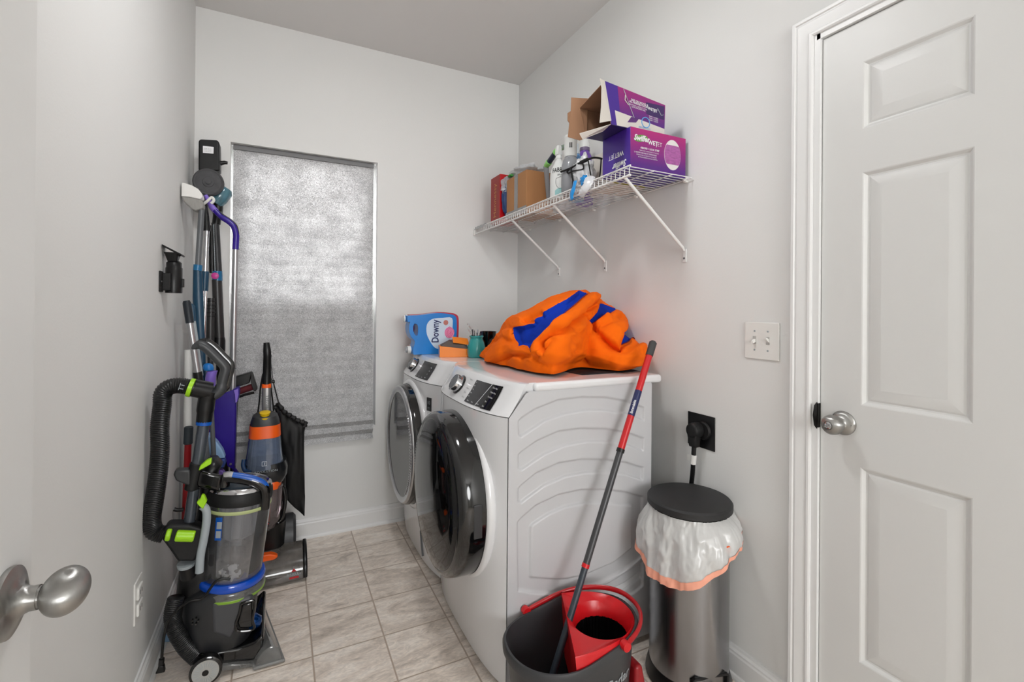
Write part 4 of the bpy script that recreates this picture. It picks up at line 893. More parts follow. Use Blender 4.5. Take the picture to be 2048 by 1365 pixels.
for i in range(NU):
    for j in range(NV):
        p = G[i, j]; q_ = Vector((p[0]*9, p[1]*9, p[2]*9)); nz[i, j] = .007*noise.noise(q_)+.006*(.4-abs(noise.noise(Vector((q_.x*1.6+q_.z, q_.y, q_.z*.9)))))+.0016*(.5-abs(noise.noise(q_*5)))+.006*max(0, .22-abs(noise.noise(Vector(((p[0]+p[2])*13, p[1]*6, (p[0]-p[2])*30)))))*2
blue = np.minimum(np.minimum(sdf(B1), sdf(B2)), sdf(B3))
ed = np.minimum(1, np.minimum(np.arange(NU)[:, None]/8, (NU-1-np.arange(NU))[:, None]/8))*np.minimum(1, (np.arange(NV)/10))[None, :]
H_ = H_*vis+nz*np.where(blue < 0, .35, 1)
G2 = G+N_*(H_*ed)[:, :, None]; G2[:, :, 2] = np.maximum(G2[:, :, 2], TZ+.009); G2[:, :, 0] = np.minimum(G2[:, :, 0], R-.008)
t = thing('comforter', 'bunched-up orange comforter with royal blue lining heaped on the washer', 'comforter', (1.1, 1.75, TZ+.006))
gi, gj = np.gradient(blue); g2 = gi*gi+gj*gj+1e-9; oi = -blue*gi/g2; oj = -blue*gj/g2; snap = (np.hypot(oi, oj) < .75) & (vis > 0)
G3 = G2.copy()
for i, j in zip(*np.where(snap)):
    fi = min(max(i+oi[i, j], 0), NU-1.001); fj = min(max(j+oj[i, j], 0), NV-1.001); a_, b_ = int(fi), int(fj); ta, tb2 = fi-a_, fj-b_
    G3[i, j] = G2[a_, b_]*(1-ta)*(1-tb2)+G2[a_+1, b_]*ta*(1-tb2)+G2[a_, b_+1]*(1-ta)*tb2+G2[a_+1, b_+1]*ta*tb2
G2 = G3; blue = np.where(snap, 0, blue)
mean4 = blue.copy(); mean4[:-1, :-1] = (blue[:-1, :-1]+blue[1:, :-1]+blue[:-1, 1:]+blue[1:, 1:])/4
isb = (mean4 < 0) & (vis > 0)
fo, fb_ = [], []
for i in range(NU-1):
    for j in range(NV-1):
        f = (i*NV+j, i*NV+j+1, (i+1)*NV+j+1, (i+1)*NV+j); (fb_ if isb[i, j] else fo).append(f)
V_ = [Vector(p) for p in G2.reshape(-1, 3)]
def submesh(fs):
    used = sorted(set(k_ for f in fs for k_ in f)); mp = {a: b for b, a in enumerate(used)}
    return MB().add([V_[k_] for k_ in used], [tuple(mp[k_] for k_ in f) for f in fs])
submesh(fo).build('orange_side', mat('orange_cotton', (244, 106, 8), .85, var=.03, vscale=60, bump=.2, bscale=900, spec=.15), t, angle=180)
submesh(fb_).build('blue_lining', mat('royal_blue_cotton', (10, 52, 168), .8, bump=.2, bscale=900, spec=.15), t, angle=180)
# dark red piping along the edge of the blue
from_px = {}
flat_ = np.stack([PX, PY], -1).reshape(-1, 2); vmask = (vis*np.ones(PX.shape)).reshape(-1) > 0
def on_heap(x, y):
    px, py = q5(x, y); d = (flat_[:, 0]-px)**2+(flat_[:, 1]-py)**2; d[~vmask] = 1e9; k_ = int(d.argmin()); return V_[k_]+Vector(N_.reshape(-1, 3)[k_])*.003
for pts in ([(618, 862), (632, 780), (655, 700), (700, 640), (760, 585), (870, 470), (1000, 345), (1090, 262), (1150, 212), (1218, 168)], [(1262, 502), (1330, 470), (1400, 420), (1480, 375), (1540, 358)], [(1650, 704), (1700, 690), (1740, 655), (1795, 636)]):
    MB().tube(spline([on_heap(*a) for a in pts], 5), .0022, n=6).build('piping', mat('dark_red_piping', (120, 26, 36), .7), t)
# ================================================================ WALL FITTINGS
t = thing('light_switch', 'white double toggle switch plate beside the closed door', 'light switch', (R, 1.013, 1.152))
xs = R-.0055
MB().bb((xs, .9525, 1.091), (R, 1.0745, 1.2125)).build('plate', WHP, t, bevel=.004, seg=3)
for y, up_ in ((1.037, -1), (.990, 1)):
    MB().bb((xs-.001, y-.006, 1.140), (xs+.001, y+.006, 1.166)).build('toggle_slot', mat('slot_grey', (190, 189, 185), .5), t)
    MB().hexa([Vector(v) for v in [(xs, y-.005, 1.147), (xs, y+.005, 1.147), (xs, y+.005, 1.158), (xs, y-.005, 1.158), (xs-.013, y-.004, 1.150+up_*.008), (xs-.013, y+.004, 1.150+up_*.008), (xs-.013, y+.004, 1.157+up_*.008), (xs-.013, y-.004, 1.157+up_*.008)]]).build('toggle', WHP, t, bevel=.001)
    for z in (1.121, 1.183): MB().cyl((xs+.001, y, z), (xs-.0012, y, z), .003, n=12).build('screw', LGR, t)
t = thing('range_outlet', 'square black high-power outlet plate low on the wall beside the washer', 'outlet', (R, 1.256, .80))
MB().bb((R-.004, 1.194, .740), (R, 1.319, .864)).build('plate', BLK, t, bevel=.002)
MB().cyl((R-.002, 1.245, .806), (R-.012, 1.245, .806), .034, .032, n=36, bev=.002).build('socket_face', BLKM, t)
t = thing('power_plug', 'chunky black plug and cord pushed into the black outlet', 'plug', (R-.03, 1.262, .79))
MB().loft([MB().ring((R-.013, 1.262, .806), (-1, 0, 0), .029, 28), MB().ring((R-.030, 1.262, .806), (-1, 0, 0), .029, 28), MB().ring((R-.046, 1.262, .806), (-1, 0, 0), .026, 28), MB().ring((R-.050, 1.262, .806), (-1, 0, 0), .021, 28)]).build('plug_body', BLKM, t, bevel=.002)
MB().hexa([Vector(v) for v in [(R-.044, 1.246, .745), (R-.020, 1.246, .745), (R-.020, 1.276, .745), (R-.044, 1.276, .745), (R-.048, 1.240, .800), (R-.016, 1.240, .800), (R-.016, 1.284, .800), (R-.048, 1.284, .800)]]).build('strain_relief', BLKM, t, bevel=.004)
MB().tube(spline([(R-.032, 1.261, .76), (R-.030, 1.266, .70), (R-.026, 1.276, .62), (R-.022, 1.30, .50), (R-.020, 1.345, .36), (R-.022, 1.40, .20), (R-.03, 1.44, .10), (R-.05, 1.47, .034)], 6), .0085, n=12).build('cord', BLK, t)
MB().tube([(R-.0305, 1.2635, .715), (R-.0285, 1.269, .680)], .0105, n=12).box((R-.034, 1.282, .70), (.001, .02, .022)).build('cord_tag', WHP, t)
t = thing('wall_outlet', 'white outlet plate on the left wall with a plugged-in white adapter', 'outlet', (L, 1.81, .34))
MB().bb((L, 1.770, .281), (L+.005, 1.852, .407)).build('plate', WHP, t, bevel=.002)
for z in (.318, .368):
    r_ = MB().bb((L+.004, 1.785, z-.019), (L+.011, 1.835, z+.019)).build('receptacle', WHP, t, bevel=.004)
    MB().bb((L+.0108, 1.798, z-.006), (L+.0116, 1.801, z+.007)).build('slot', DGR, r_); MB().bb((L+.0108, 1.817, z-.006), (L+.0116, 1.820, z+.006)).build('slot', DGR, r_)
# ================================================================ MOP, BUCKET, BIN
t = thing('mop_bucket', 'dark grey spin-mop bucket with a red wringer and red handle', 'bucket', (.80, 1.21, 0))
BC = Vector((.800, 1.198)); CH = mat('charcoal_plastic', (54, 55, 57), .42); REDM = mat('bright_red_plastic', (206, 22, 30), .3)
def brim(a, k_=1.0, dz=0, kx=None):
    c, s_ = math.cos(a), math.sin(a); e = .86
    x = .213*abs(c)**e*(1 if c > 0 else -1); y = .146*abs(s_)**.9*(1 if s_ > 0 else -1)
    y *= 1-.06*(x/.213); ang = math.radians(-3)
    z = .262+.034*(1/(1+math.exp(-x*28-.2)))+.004*math.cos(a*2)
    return Vector((BC.x+(x*math.cos(ang)-y*math.sin(ang))*k_, BC.y+(x*math.sin(ang)+y*math.cos(ang))*k_, z+dz))
def bsec(k_, zf):   # ring scaled toward the base
    r_ = []
    for i in range(64):
        p = brim(2*math.pi*i/64, k_); r_.append(Vector((p.x, p.y, p.z*zf if zf < 1 else p.z+(zf-1))))
    return r_
bk = MB(); rg = [bsec(.80, 0.0), bsec(.815, .02), bsec(.90, .62), bsec(.925, .86), bsec(.93, .90), bsec(1.0, .915), bsec(1.005, .985), bsec(.985, 1.004), bsec(.955, 1.004), bsec(.935, .985), bsec(.92, .86), bsec(.80, .06)]
bk.loft(rg).build('tub', CH, t, angle=50)
# wringer insert
wc = at(1202, 1258, Z=.262); wr_ = .086
ins = MB(); rad = [(1.0, 'out', 0.0), (None, 'lip', 0)]
def wring(a, k_, z):
    p = brim(a, k_); x = max(p.x, .834-.46*(1.304-p.y)); return Vector((x, p.y, z))
o1 = [wring(2*math.pi*i/64, .95, .299) for i in range(64)]; o2 = [wring(2*math.pi*i/64, .93, .304) for i in range(64)]
WCX, WCY = wc.x, wc.y
def hole(r, z, n=64): return [Vector((WCX+r*1.0*math.cos(2*math.pi*i/n), WCY+r*.98*math.sin(2*math.pi*i/n), z)) for i in range(n)]
low = []
for i in range(64):
    p = brim(2*math.pi*i/64, .84); low.append(Vector((max(p.x, .846-.40*(1.304-p.y)), p.y, .10)))
ins.loft([low, o1, o2, hole(.094, .292), hole(.082, .268), hole(.079, .250)], cap=False)
ins.build('wringer_tray', REDM, t, angle=40)
bs = MB(); nb = 96; rg = []
for r, z in ((.0795, .252), (.079, .20), (.075, .135), (.066, .128), (.03, .124)):
    rg.append([Vector((WCX+(r-(.003 if (i % 4) < 2 and r > .07 else 0))*math.cos(2*math.pi*i/nb), WCY+(r-(.003 if (i % 4) < 2 and r > .07 else 0))*math.sin(2*math.pi*i/nb), z)) for i in range(nb)])
bs.loft(rg, cap=False); bs.add(rg[-1], [tuple(range(nb))]); bs.build('spin_basket', BLK, t, angle=25)
MB().lathe([(0, .124), (.026, .126), (.022, .140), (.010, .148), (0, .149)], (WCX, WCY, 0), Zv, 24).build('basket_hub', MGR, t)
# handle : folded down round the right rim
hp_ = []
for i in range(33):
    a = -1.20+3.10*i/32; p = brim(a, 1.045); p.z = p.z+.004+.012*math.sin(math.pi*i/32); hp_.append(p)
MB().tube(hp_, [.005]+[.0085]*31+[.005], n=10, flat=.7, up=(0, 0, 1)).build('handle', mat('handle_red', (176, 18, 26), .28), t)
for p in (hp_[0], hp_[-1]): MB().lathe([(0, -.010), (.013, -.010), (.014, 0), (.013, .010), (0, .010)], p, (0, 1, 0), 20).build('handle_pivot', REDM, t)
pe = at(1262, 1322, Z=.13)
MB().hexa([Vector(v) for v in [(BC.x+.165, 1.10, .015), (BC.x+.228, 1.10, .015), (BC.x+.228, 1.17, .015), (BC.x+.165, 1.17, .015), (BC.x+.17, 1.105, .17), (BC.x+.196, 1.105, .17), (BC.x+.196, 1.165, .17), (BC.x+.17, 1.165, .17)]]).build('foot_pedal', mat('pedal_red', (150, 20, 28), .35), t, bevel=.01, seg=3)
# lettering on the front of the tub
p0 = at(1152, 1398, Y=1.066); p1 = at(1238, 1366, Y=1.066)
tx = MB(); tmp = MB().text('O-Cedar', .043, (0, 0, 0), (1, 0, 0), (0, 1, 0), ext=0, bold=.0008)
def tub_y(x, z):
    best = None
    for i in range(200):
        a = -math.pi*i/199; p = brim(a, 1.0)
        kk = .80+.125*min(1, z/.24); q = Vector((BC.x+(p.x-BC.x)*kk, BC.y+(p.y-BC.y)*kk, 0))
        if best is None or abs(q.x-x) < best[0]: best = (abs(q.x-x), q.y)
    return best[1]
vs = []
for v in tmp.v:
    x = .775+v.x; z = .170+v.y; vs.append(Vector((x, tub_y(x, z)-.0025, z)))
MB().add(vs, tmp.f).build('lettering', LGR, t, smooth=False)
t = thing('spin_mop', 'mop with a red and dark grey pole standing in the bucket against the washer', 'mop', (.745, 1.2, .03))
mt = at(1307, 683, Y=1.337); mbm = at(1109, 1338, Y=1.205); ax_ = (mt-mbm).normalized()
def mp_(py): # point on the pole at a photo row
    f0, f1 = 0, 1.2
    lo, hi = mbm-ax_*.05, mt
    for _ in range(40):
        m_ = (lo+hi)/2; d = m_-CAM; y = 682.5+SHY-FPX*d.dot(_U)/d.dot(_F)
        if y > py: lo = m_
        else: hi = m_
    return m_
rT = .0122
MB().lathe([(0, (mt-mp_(712)).length*-1), (rT*1.12, -(mt-mp_(712)).length), (rT*1.15, -.006), (rT*.7, .0), (0, .001)], mt, ax_, 24).build('grip', mat('grip_charcoal', (58, 58, 58), .6), t)
up_ = MB().cyl(mp_(712), mp_(902), rT, n=24).build('upper_pole', mat('pole_red', (196, 24, 30), .3), t)
MB().cyl(mp_(782), mp_(832), rT*1.025, n=24).build('navy_label', mat('label_navy', (24, 34, 84), .4), up_)
# lettering up the label
lp = mp_(829); side = (CAM-lp); side -= ax_*side.dot(ax_); side.normalize(); rt = side.cross(ax_)*-1
tx = MB().text('Extendable', .0125, lp+side*rT*1.06-rt*(-.002), ax_, side.cross(ax_), bold=.0002, sx=.9); tx.build('label_lettering', WTXT, up_, smooth=False)
MB().cyl(mp_(898), mp_(905), rT*1.15, n=24).build('lock_ring', BLK, t)
lpz = MB().cyl(mp_(904), mp_(1135), rT*.92, n=24).build('lower_pole', mat('pole_grey', (60, 60, 62), .35), t)
MB().cyl(mp_(1128), mp_(1136), rT*1.02, n=24).build('red_ring', REDM, t)
MB().cyl(mp_(1134), mbm-ax_*.02, rT*.86, n=24).build('bottom_pole', mat('pole_slate', (52, 60, 68), .35), t)
mh = mbm-ax_*.02; mh.z = min(mh.z, .17)
MB().lathe([(0, .04), (.016, .04), (.022, 0), (.05, -.015), (.07, -.02), (.072, -.028), (0, -.03)], Vector((mh.x-.01, mh.y, .085)), Zv, 28).cyl(mh, (mh.x-.01, mh.y, .12), .011).build('mop_head', REDM, t)
blob((mh.x-.01, mh.y, .052), (.082, .072, .030), 77, .3, n=48, m_=20, flat=.0195).build('mop_fibres', mat('mop_fibre', (196, 198, 200), .9), t, angle=180)
# ---- step bin with liner
KC = Vector((1.262, 1.178, 0)); KR = .128
t = thing('step_bin', 'round stainless pedal bin with a black lid in the corner by the washer', 'trash can', (KC.x, KC.y, 0))
STL = mat('brushed_steel', (150, 150, 152), .26, metal=1, bump=.15, bscale=90, stretch=(1, 1, .05), var=.08, vscale=12)
MB().lathe([(0, .02), (KR, .02), (KR, .575), (KR-.004, .578), (0, .578)], KC, Zv, 64).build('body', STL, t, angle=40)
MB().lathe([(0, .0), (KR+.006, .0), (KR+.012, .006), (KR+.010, .022), (KR+.003, .045), (KR+.001, .052), (0, .052)], KC, Zv, 64).build('base_ring', BLK, t, angle=40)
ld = MB().lathe([(0, .582), (.131, .582), (.138, .586), (.138, .604), (.133, .610), (.115, .614), (.06, .617), (0, .618)], KC, Zv, 72).build('lid', mat('lid_black', (34, 34, 35), .55, bump=.2, bscale=500, var=.1, vscale=60), t, angle=35)
MB().hexa([Vector(v) for v in [(1.335, 1.255, .583), (1.375, 1.235, .583), (1.385, 1.27, .583), (1.335, 1.295, .583), (1.335, 1.255, .613), (1.375, 1.235, .610), (1.385, 1.27, .606), (1.335, 1.295, .606)]]).build('lid_hinge', BLK, ld, bevel=.004)
dx_ = Vector((-.62, -.78, 0)).normalized(); px_ = Vector((dx_.y, -dx_.x, 0))
pc = KC+Vector((-.042, -.135, 0)); 
a_ = KC+Vector((math.cos(math.radians(-98)), math.sin(math.radians(-98)), 0))*(KR+.002)
pr = [KC+Vector((math.cos(math.radians(g)), math.sin(math.radians(g)), 0))*(KR+.006)+Vector((0, 0, z)) for g, z in ((-132, .02), (-132, .078), (-128, .086), (-78, .086), (-74, .078), (-74, .02))]
MB().tube(pr, .006, n=8).build('pedal_guard', BLK, t)
MB().box(KC+Vector((math.cos(math.radians(-103))*(KR+.022), math.sin(math.radians(-103))*(KR+.022), .030)), (.07, .05, .012), rotm('Z', -13)).build('pedal', BLKM, t, bevel=.003)
# liner hanging over the rim
def cyl_hit(px, py, r):
    d = _F+_R*((px-1024)/FPX)-_U*((py-682.5-SHY)/FPX); ox, oy = CAM.x-KC.x, CAM.y-KC.y
    a = d.x*d.x+d.y*d.y; b = 2*(ox*d.x+oy*d.y); c = ox*ox+oy*oy-r*r; D_ = b*b-4*a*c
    if D_ < 0: t_ = -b/(2*a)
    else: t_ = (-b-math.sqrt(D_))/(2*a)
    p = CAM+d*t_; return math.atan2(p.y-KC.y, p.x-KC.x), p.z, t_
hem = [(1258, 1072), (1272, 1105), (1300, 1150), (1335, 1172), (1362, 1178), (1400, 1166), (1440, 1132), (1474, 1085)]
HA = []
for (x, y) in hem: 
    a, z, _ = cyl_hit(x, y, .158); HA.append((a if a < 0 else a-2*math.pi, z))
HA.sort()
ha = [h[0] for h in HA]; hz = [h[1] for h in HA]
ha = [ha[0]-.9]+ha+[ha[-1]+.9]; hz = [hz[0]+.03]+hz+[hz[-1]+.03]
def hemz(a): # a in (-pi*1.5, .5pi)
    return float(np.interp(a, ha, hz))
def liner(u_, v_):
    a = -2*math.pi*u_+.5*math.pi; z1 = hemz(a); z0 = .580
    z = z0+(z1-z0)*v_; w_ = Vector((math.cos(a)*3, math.sin(a)*3, z*6))
    r = KR+.003+.036*math.sin(min(1, v_*1.25)*math.pi*.5)**1.2*(1+.25*math.sin(a*3+1))
    r += (.018*noise.noise(w_*1.1+Vector((3, 1, 0)))+.012*(.4-abs(noise.noise(w_*2.1))))*min(1, v_*4)+.006*(.4-abs(noise.noise(w_*5)))
    r = max(r, KR+.003); x = KC.x+r*math.cos(a); y = KC.y+r*math.sin(a)
    if x > R-.006: x = R-.006-.2*0
    y = min(y, YN-.018)
    return Vector((x, y, z))
t = thing('bin_liner', 'white drawstring bin bag folded over the rim of the steel bin', 'bin bag', (KC.x, KC.y, .3))
MB().grid(liner, 220, 60, closeu=True).build('bag_film', film('liner_film', (238, 238, 236), .9, rough=.3), t, angle=180, recalc=False)
def ribbon(u_, v_):
    p = liner(u_, .86+.135*v_); a = -2*math.pi*u_+.5*math.pi; return p+Vector((math.cos(a), math.sin(a), 0))*.0016
MB().grid(ribbon, 220, 5, closeu=True).build('drawstring', mat('peach_drawstring', (246, 172, 146), .55), t, angle=180, recalc=False)
a_, z_, _ = cyl_hit(1453, 1098, .166)
pt = Vector((KC.x+.172*math.cos(a_), KC.y+.172*math.sin(a_), z_))
MB().lathe([(0, 0), (.011, 0), (.011, .0006), (0, .0008)], pt, (pt-KC-Vector((0, 0, pt.z))), 24).build('drawstring_hole', ORG, t)
# ================================================================ UPRIGHT VACUUM (nearest, against the left wall)
VY = 1.90
def V(x, y, Y=VY): return at(x, y, Y=Y)
def c3(x, y, Y=VY): return at(270+x/2.9342, 900+y/2.9355, Y=Y)     # from the enlarged crop
def c2(x, y, Y=VY): return at(280+x/3.592, 560+y/3.592, Y=Y)
def slab(mb, pts, y0, y1): # outline at y0 extruded straight back to y1
    P = [Vector(p) for p in pts]; dy = y1-y0
    return mb.prism([Vector((p.x, y0, p.z)) for p in P], (0, dy, 0))
t = thing('upright_vacuum', 'black upright vacuum with blue and lime parts and a clear dust bin, nearest the camera', 'vacuum cleaner', (-.2, 1.98, 0))
GY = 1.86
# nozzle with clear window: half-round section swept along Y
np_ = [c3(700, 1322, 1.835), c3(715, 1240, 1.835), c3(750, 1190, 1.835), c3(800, 1155, 1.835), c3(845, 1165, 1.835), c3(862, 1215, 1.835), c3(865, 1262, 1.835)]
for p in np_: p.z = max(p.z, .006)
np_[0].z = np_[-1].z = .008
nz_ = MB(); rg = []
for k_, yy in enumerate((1.835, 1.838, 2.19, 2.193)):
    s_ = .93 if k_ in (0, 3) else 1; cx_ = sum(p.x for p in np_)/7
    rg.append([Vector((cx_+(p.x-cx_)*s_-(yy-1.835)*.20, yy, .008+(p.z-.008)*s_)) for p in np_])
CLR = clear('clear_smoky_plastic', (176, 178, 180), haze=.30, hazecol=(150, 150, 148), rough=.08, gloss=.8, dirt=.55, dscale=14)
nzo = nz_.loft(rg).build('nozzle_cover', CLR, t, angle=45)
cx_ = sum(p.x for p in np_)/7
MB().cyl((cx_+.002, 1.85, .034), (cx_-.066, 2.18, .034), .022, n=20).build('brush_roll', DGR, nzo)
MB().prism([(cx_-.050, 1.828, .004), (cx_+.048, 1.828, .004), (cx_-.026, 2.20, .004), (cx_-.120, 2.20, .004)], (0, 0, .010)).build('nozzle_base', mat('nozzle_grey', (128, 128, 126), .4), t, bevel=.003)
# base body behind the nozzle
bb_ = [c3(395, 1300, GY), c3(360, 1240, GY), c3(380, 1205, GY), c3(470, 1190, GY), c3(600, 1170, GY), c3(700, 1130, GY), c3(745, 1090, GY), c3(760, 1110, GY), c3(748, 1165, GY), c3(720, 1230, GY), c3(690, 1240, GY), c3(600, 1255, GY), c3(510, 1275, GY)]
for p in bb_: p.z = max(p.z, .010)
slab(MB(), bb_, GY, 2.16).build('base_body', BLKG, t, bevel=.008, seg=3)
sk_ = [c3(500, 1285, GY), c3(610, 1272, GY), c3(700, 1318, GY), c3(718, 1240, GY), c3(600, 1245, GY), c3(510, 1255, GY)]
for p in sk_: p.z = max(p.z, .006)
slab(MB(), sk_, 1.845, 2.17).build('clear_skirt', CLR, t, bevel=.002)
# wheels
for k_, yy in enumerate((1.826, 2.15)):
    wc_ = at(411, 1343, Y=1.826); wc_.y = yy; wc_.z = .047
    wh = MB().lathe([(0, 0), (.040, 0), (.0455, .004), (.047, .010), (.047, .030), (.040, .034), (0, .034)], wc_+Vector((0, .034, 0)) if k_ == 0 else wc_+Vector((0, .034, 0)), (0, -1, 0), 40, u=(1, 0, 0)).build('wheel', BLKG, t, angle=40)
    if k_ == 0:
        MB().lathe([(0, .0335), (.0385, .0335), (.0385, .0355), (.012, .0375), (.0, .0375)], wc_+Vector((0, .034, 0)), (0, -1, 0), 40, u=(1, 0, 0)).build('wheel_disc', mat('wheel_grey', (168, 168, 164), .45), wh, angle=40)
        sp_ = MB()
        for i in range(26):
            a = 2*math.pi*i/26; d = Vector((math.cos(a), 0, math.sin(a))); sp_.tube([wc_+d*.017+Vector((0, -.0028, 0)), wc_+d*.034+Vector((0, -.0020, 0))], .0009, n=4)
        sp_.build('wheel_spokes', LGR, wh)
        MB().lathe([(0, .037), (.0095, .037), (.0095, .0385), (0, .0388)], wc_+Vector((0, .034, 0)), (0, -1, 0), 24).build('wheel_hub', BLK, wh)
# motor housing: stacked elliptical sections
def vsec(xl, xr, y, Yc=1.985, ry=.12, n=40, e=.75, Yp=VY):
    a = V(xl, y, Yp); b = V(xr, y, Yp); cx, rx = (a.x+b.x)/2, (b.x-a.x)/2; z = (a.z+b.z)/2; out = []
    for i in range(n):
        th = 2*math.pi*i/n; c, s_ = math.cos(th), math.sin(th)
        out.append(Vector((cx+rx*abs(c)**e*(1 if c > 0 else -1), Yc+ry*abs(s_)**e*(1 if s_ > 0 else -1), z)))
    return out
MB().loft([vsec(392, 497, 1304, ry=.10), vsec(374, 505, 1290, ry=.125), vsec(362, 510, 1262), vsec(356, 514, 1225), vsec(360, 517, 1190), vsec(398, 517, 1172, ry=.118)]).build('motor_housing', mat('housing_grey', (36, 37, 39), .38), t, angle=60)
slab(MB(), [c3(445, 900, 1.862), c3(600, 880, 1.862), c3(690, 860, 1.862), c3(700, 930, 1.862), c3(640, 960, 1.862), c3(560, 1120, 1.862), c3(450, 1085, 1.862)], 1.8625, 1.90).build('front_cover', mat('cover_grey', (66, 67, 70), .45), t, bevel=.012, seg=4)
MB().tube(spline([c3(*q, 1.861) for q in [(622, 905), (690, 885), (700, 920), (690, 1000), (700, 1045), (670, 1062), (600, 1062), (592, 1020), (612, 960), (622, 905)]], 5), .0045, n=8).build('port_rim', BLKG, t)
slab(MB(), [c3(*q, 1.860) for q in [(628, 912), (688, 893), (690, 1000), (690, 1045), (610, 1050), (602, 1015)]], 1.858, 1.88).build('port_recess', BLKG, t, bevel=.006)
MB().lathe([(0, 0), (.030, 0), (.028, .05), (.018, .07), (0, .075)], V(497, 1240, 1.93)+Vector((-.03, 0, 0)), (1, 0, -.25), 28).build('headlamp', mat('metallic_blue', (10, 70, 140), .12, metal=.7, coat=.5), t, angle=60)
sc_ = V(390, 1244, 1.862); 
for i in range(5):
    a = i*2*math.pi/5; MB().cyl(sc_+Vector((.009*math.cos(a), .008, .009*math.sin(a))), sc_+Vector((.009*math.cos(a), -.003, .009*math.sin(a))), .0028, n=8).build('vent_hole', BLKG, t)
# lower tower
MB().loft([vsec(350, 420, 1246, ry=.07), vsec(344, 430, 1200, ry=.07), vsec(350, 432, 1150, ry=.065), vsec(354, 428, 1125, ry=.06), vsec(382, 424, 1060, ry=.05), vsec(392, 424, 1000, ry=.05), vsec(393, 432, 960, ry=.055), vsec(398, 440, 945, ry=.05), vsec(410, 430, 930, ry=.03)]).build('spine', BLK, t, angle=60)
MB().hexa([c3(355, 215, 1.88), c3(500, 250, 1.88), c3(500, 250, 2.05), c3(355, 215, 2.05), c3(375, 120, 1.88), c3(520, 150, 1.88), c3(520, 150, 2.05), c3(375, 120, 2.05)]).build('shoulder', BLKG, t, bevel=.012, seg=3)
# dust bin: axis from base to lid, slightly tilted
bA = V(464, 1152, 1.93); bB = V(478, 1002, 1.93); bA.y = bB.y = 1.965; rB = .100
def ax_len(k_): return bA.lerp(bB, k_)
BINM = clear('clear_bin', (238, 239, 242), haze=.10, hazecol=(196, 196, 198), rough=.04, gloss=.7)
axd = (bB-bA).normalized(); LB = (bB-bA).length
bn = MB().lathe([(rB*.94, 0), (rB*.94, .004), (rB*1.03, LB-.02), (rB*1.04, LB), (rB*1.01, LB), (rB*.91, .006)], bA, axd, 56, cap=False).build('dust_bin', BINM, t, angle=50)
MB().lathe([(rB*1.035, LB-.026), (rB*1.05, LB-.024), (rB*1.05, LB-.016), (rB*1.035, LB-.014)], bA, axd, 56, cap=False).build('bin_seam', mat('pale_lime_seal', (176, 186, 130), .5), bn)
ci = MB(); n_ = 60
def crug(r, z): return [Vector(v) for v in MB().ring(bA+axd*z, axd, r, n_)]
rr_ = []
for r, z in ((.070, LB-.004), (.068, LB*.60), (.060, LB*.52), (.020, LB*.42), (.018, .02)):
    rg_ = crug(r, z)
    rr_.append([bA+axd*z+(p-(bA+axd*z))*(1.0 if (i % 4 < 2 or r < .05) else .93) for i, p in enumerate(rg_)])
ci.loft(rr_).build('cyclone_cone', mat('cone_grey', (120, 120, 124), .4), bn, angle=30)
DUST = mat('grey_dust', (112, 104, 96), .95, var=.35, vscale=50)
def inbin(o_):
    for v in o_.data.vertices:
        w_ = v.co+rootof(o_).location; h = (w_-bA).dot(axd); rad_ = w_-(bA+axd*h); lim = rB*.88
        if rad_.length > lim: rad_ = rad_.normalized()*lim
        h = min(max(h, .008), LB*.5); v.co = bA+axd*h+rad_-rootof(o_).location
dz_ = blob(bA+axd*.045, (.095, .095, .050), 51, .5, n=60, m_=30, freq=3).build('dust_pile', DUST, bn, angle=180); inbin(dz_)
tw = blob(bA+axd*.035+Vector((-.005, -.078, 0)), (.030, .012, .026), 62, .6, n=36, m_=20, freq=2).build('paper_scrap', mat('dirty_white', (206, 202, 194), .8), bn, angle=180)
MB().lathe([(rB*.93, -.002), (rB*1.02, -.002), (rB*1.06, -.008), (rB*1.06, -.022), (rB*1.02, -.028), (rB*.9, -.028)], bA, axd, 56).build('blue_band', mat('ring_blue', (10, 76, 190), .15, coat=.4), t, angle=50)
MB().lathe([(0, -.028), (rB*1.03, -.028), (rB*1.08, -.034), (rB*1.06, -.062), (0, -.064)], bA, axd, 56).build('clear_tray', CLR, t, angle=50)
MB().lathe([(rB*1.055, -.050), (rB*1.085, -.053), (rB*1.07, -.060), (rB*1.04, -.059)], bA, axd, 56).build('lime_band', mat('olive_lime', (128, 170, 50), .35), t, angle=50)
lid_ = MB().lathe([(0, LB), (rB*1.06, LB), (rB*1.08, LB+.008), (rB*1.05, LB+.032), (rB*.97, LB+.045), (0, LB+.045)], bA, axd, 56).build('bin_lid', BLKM, t, angle=40)
MB().lathe([(rB*.97, LB+.043), (rB*1.02, LB+.044), (rB*.98, LB+.055), (rB*.9, LB+.059), (rB*.86, LB+.055)], bA, axd, 56).build('silver_rim', CHR, lid_, angle=50)
MB().lathe([(0, LB+.045), (rB*.87, LB+.052), (rB*.7, LB+.064), (.0, LB+.070)], bA, axd, 40).build('lid_window', mat('smoky_top', (56, 66, 76), .15), lid_, angle=50)
# carry handle
hl = spline([c3(520, 215, 1.90), c3(528, 168, 1.895), c3(600, 170, 1.89), c3(700, 190, 1.885), c3(755, 222, 1.885), c3(765, 270, 1.89), c3(757, 345, 1.90)], 6)
MB().tube(hl, [.013]*3+[.0115]*(len(hl)-6)+[.012]*3, n=14, up=(0, 1, 0), flat=1.5).build('carry_handle', BLKG, t)
MB().tube([p+Vector((0, 0, .006)) for p in hl[9:-4]], .0105, n=14, up=(0, 1, 0), flat=1.45).build('blue_handle_strip', BLUE, t)
MB().tube([p+Vector((0, 0, .006)) for p in hl[6:11]], .0108, n=14, up=(0, 1, 0), flat=1.47).build('silver_handle_tip', SIL, t)
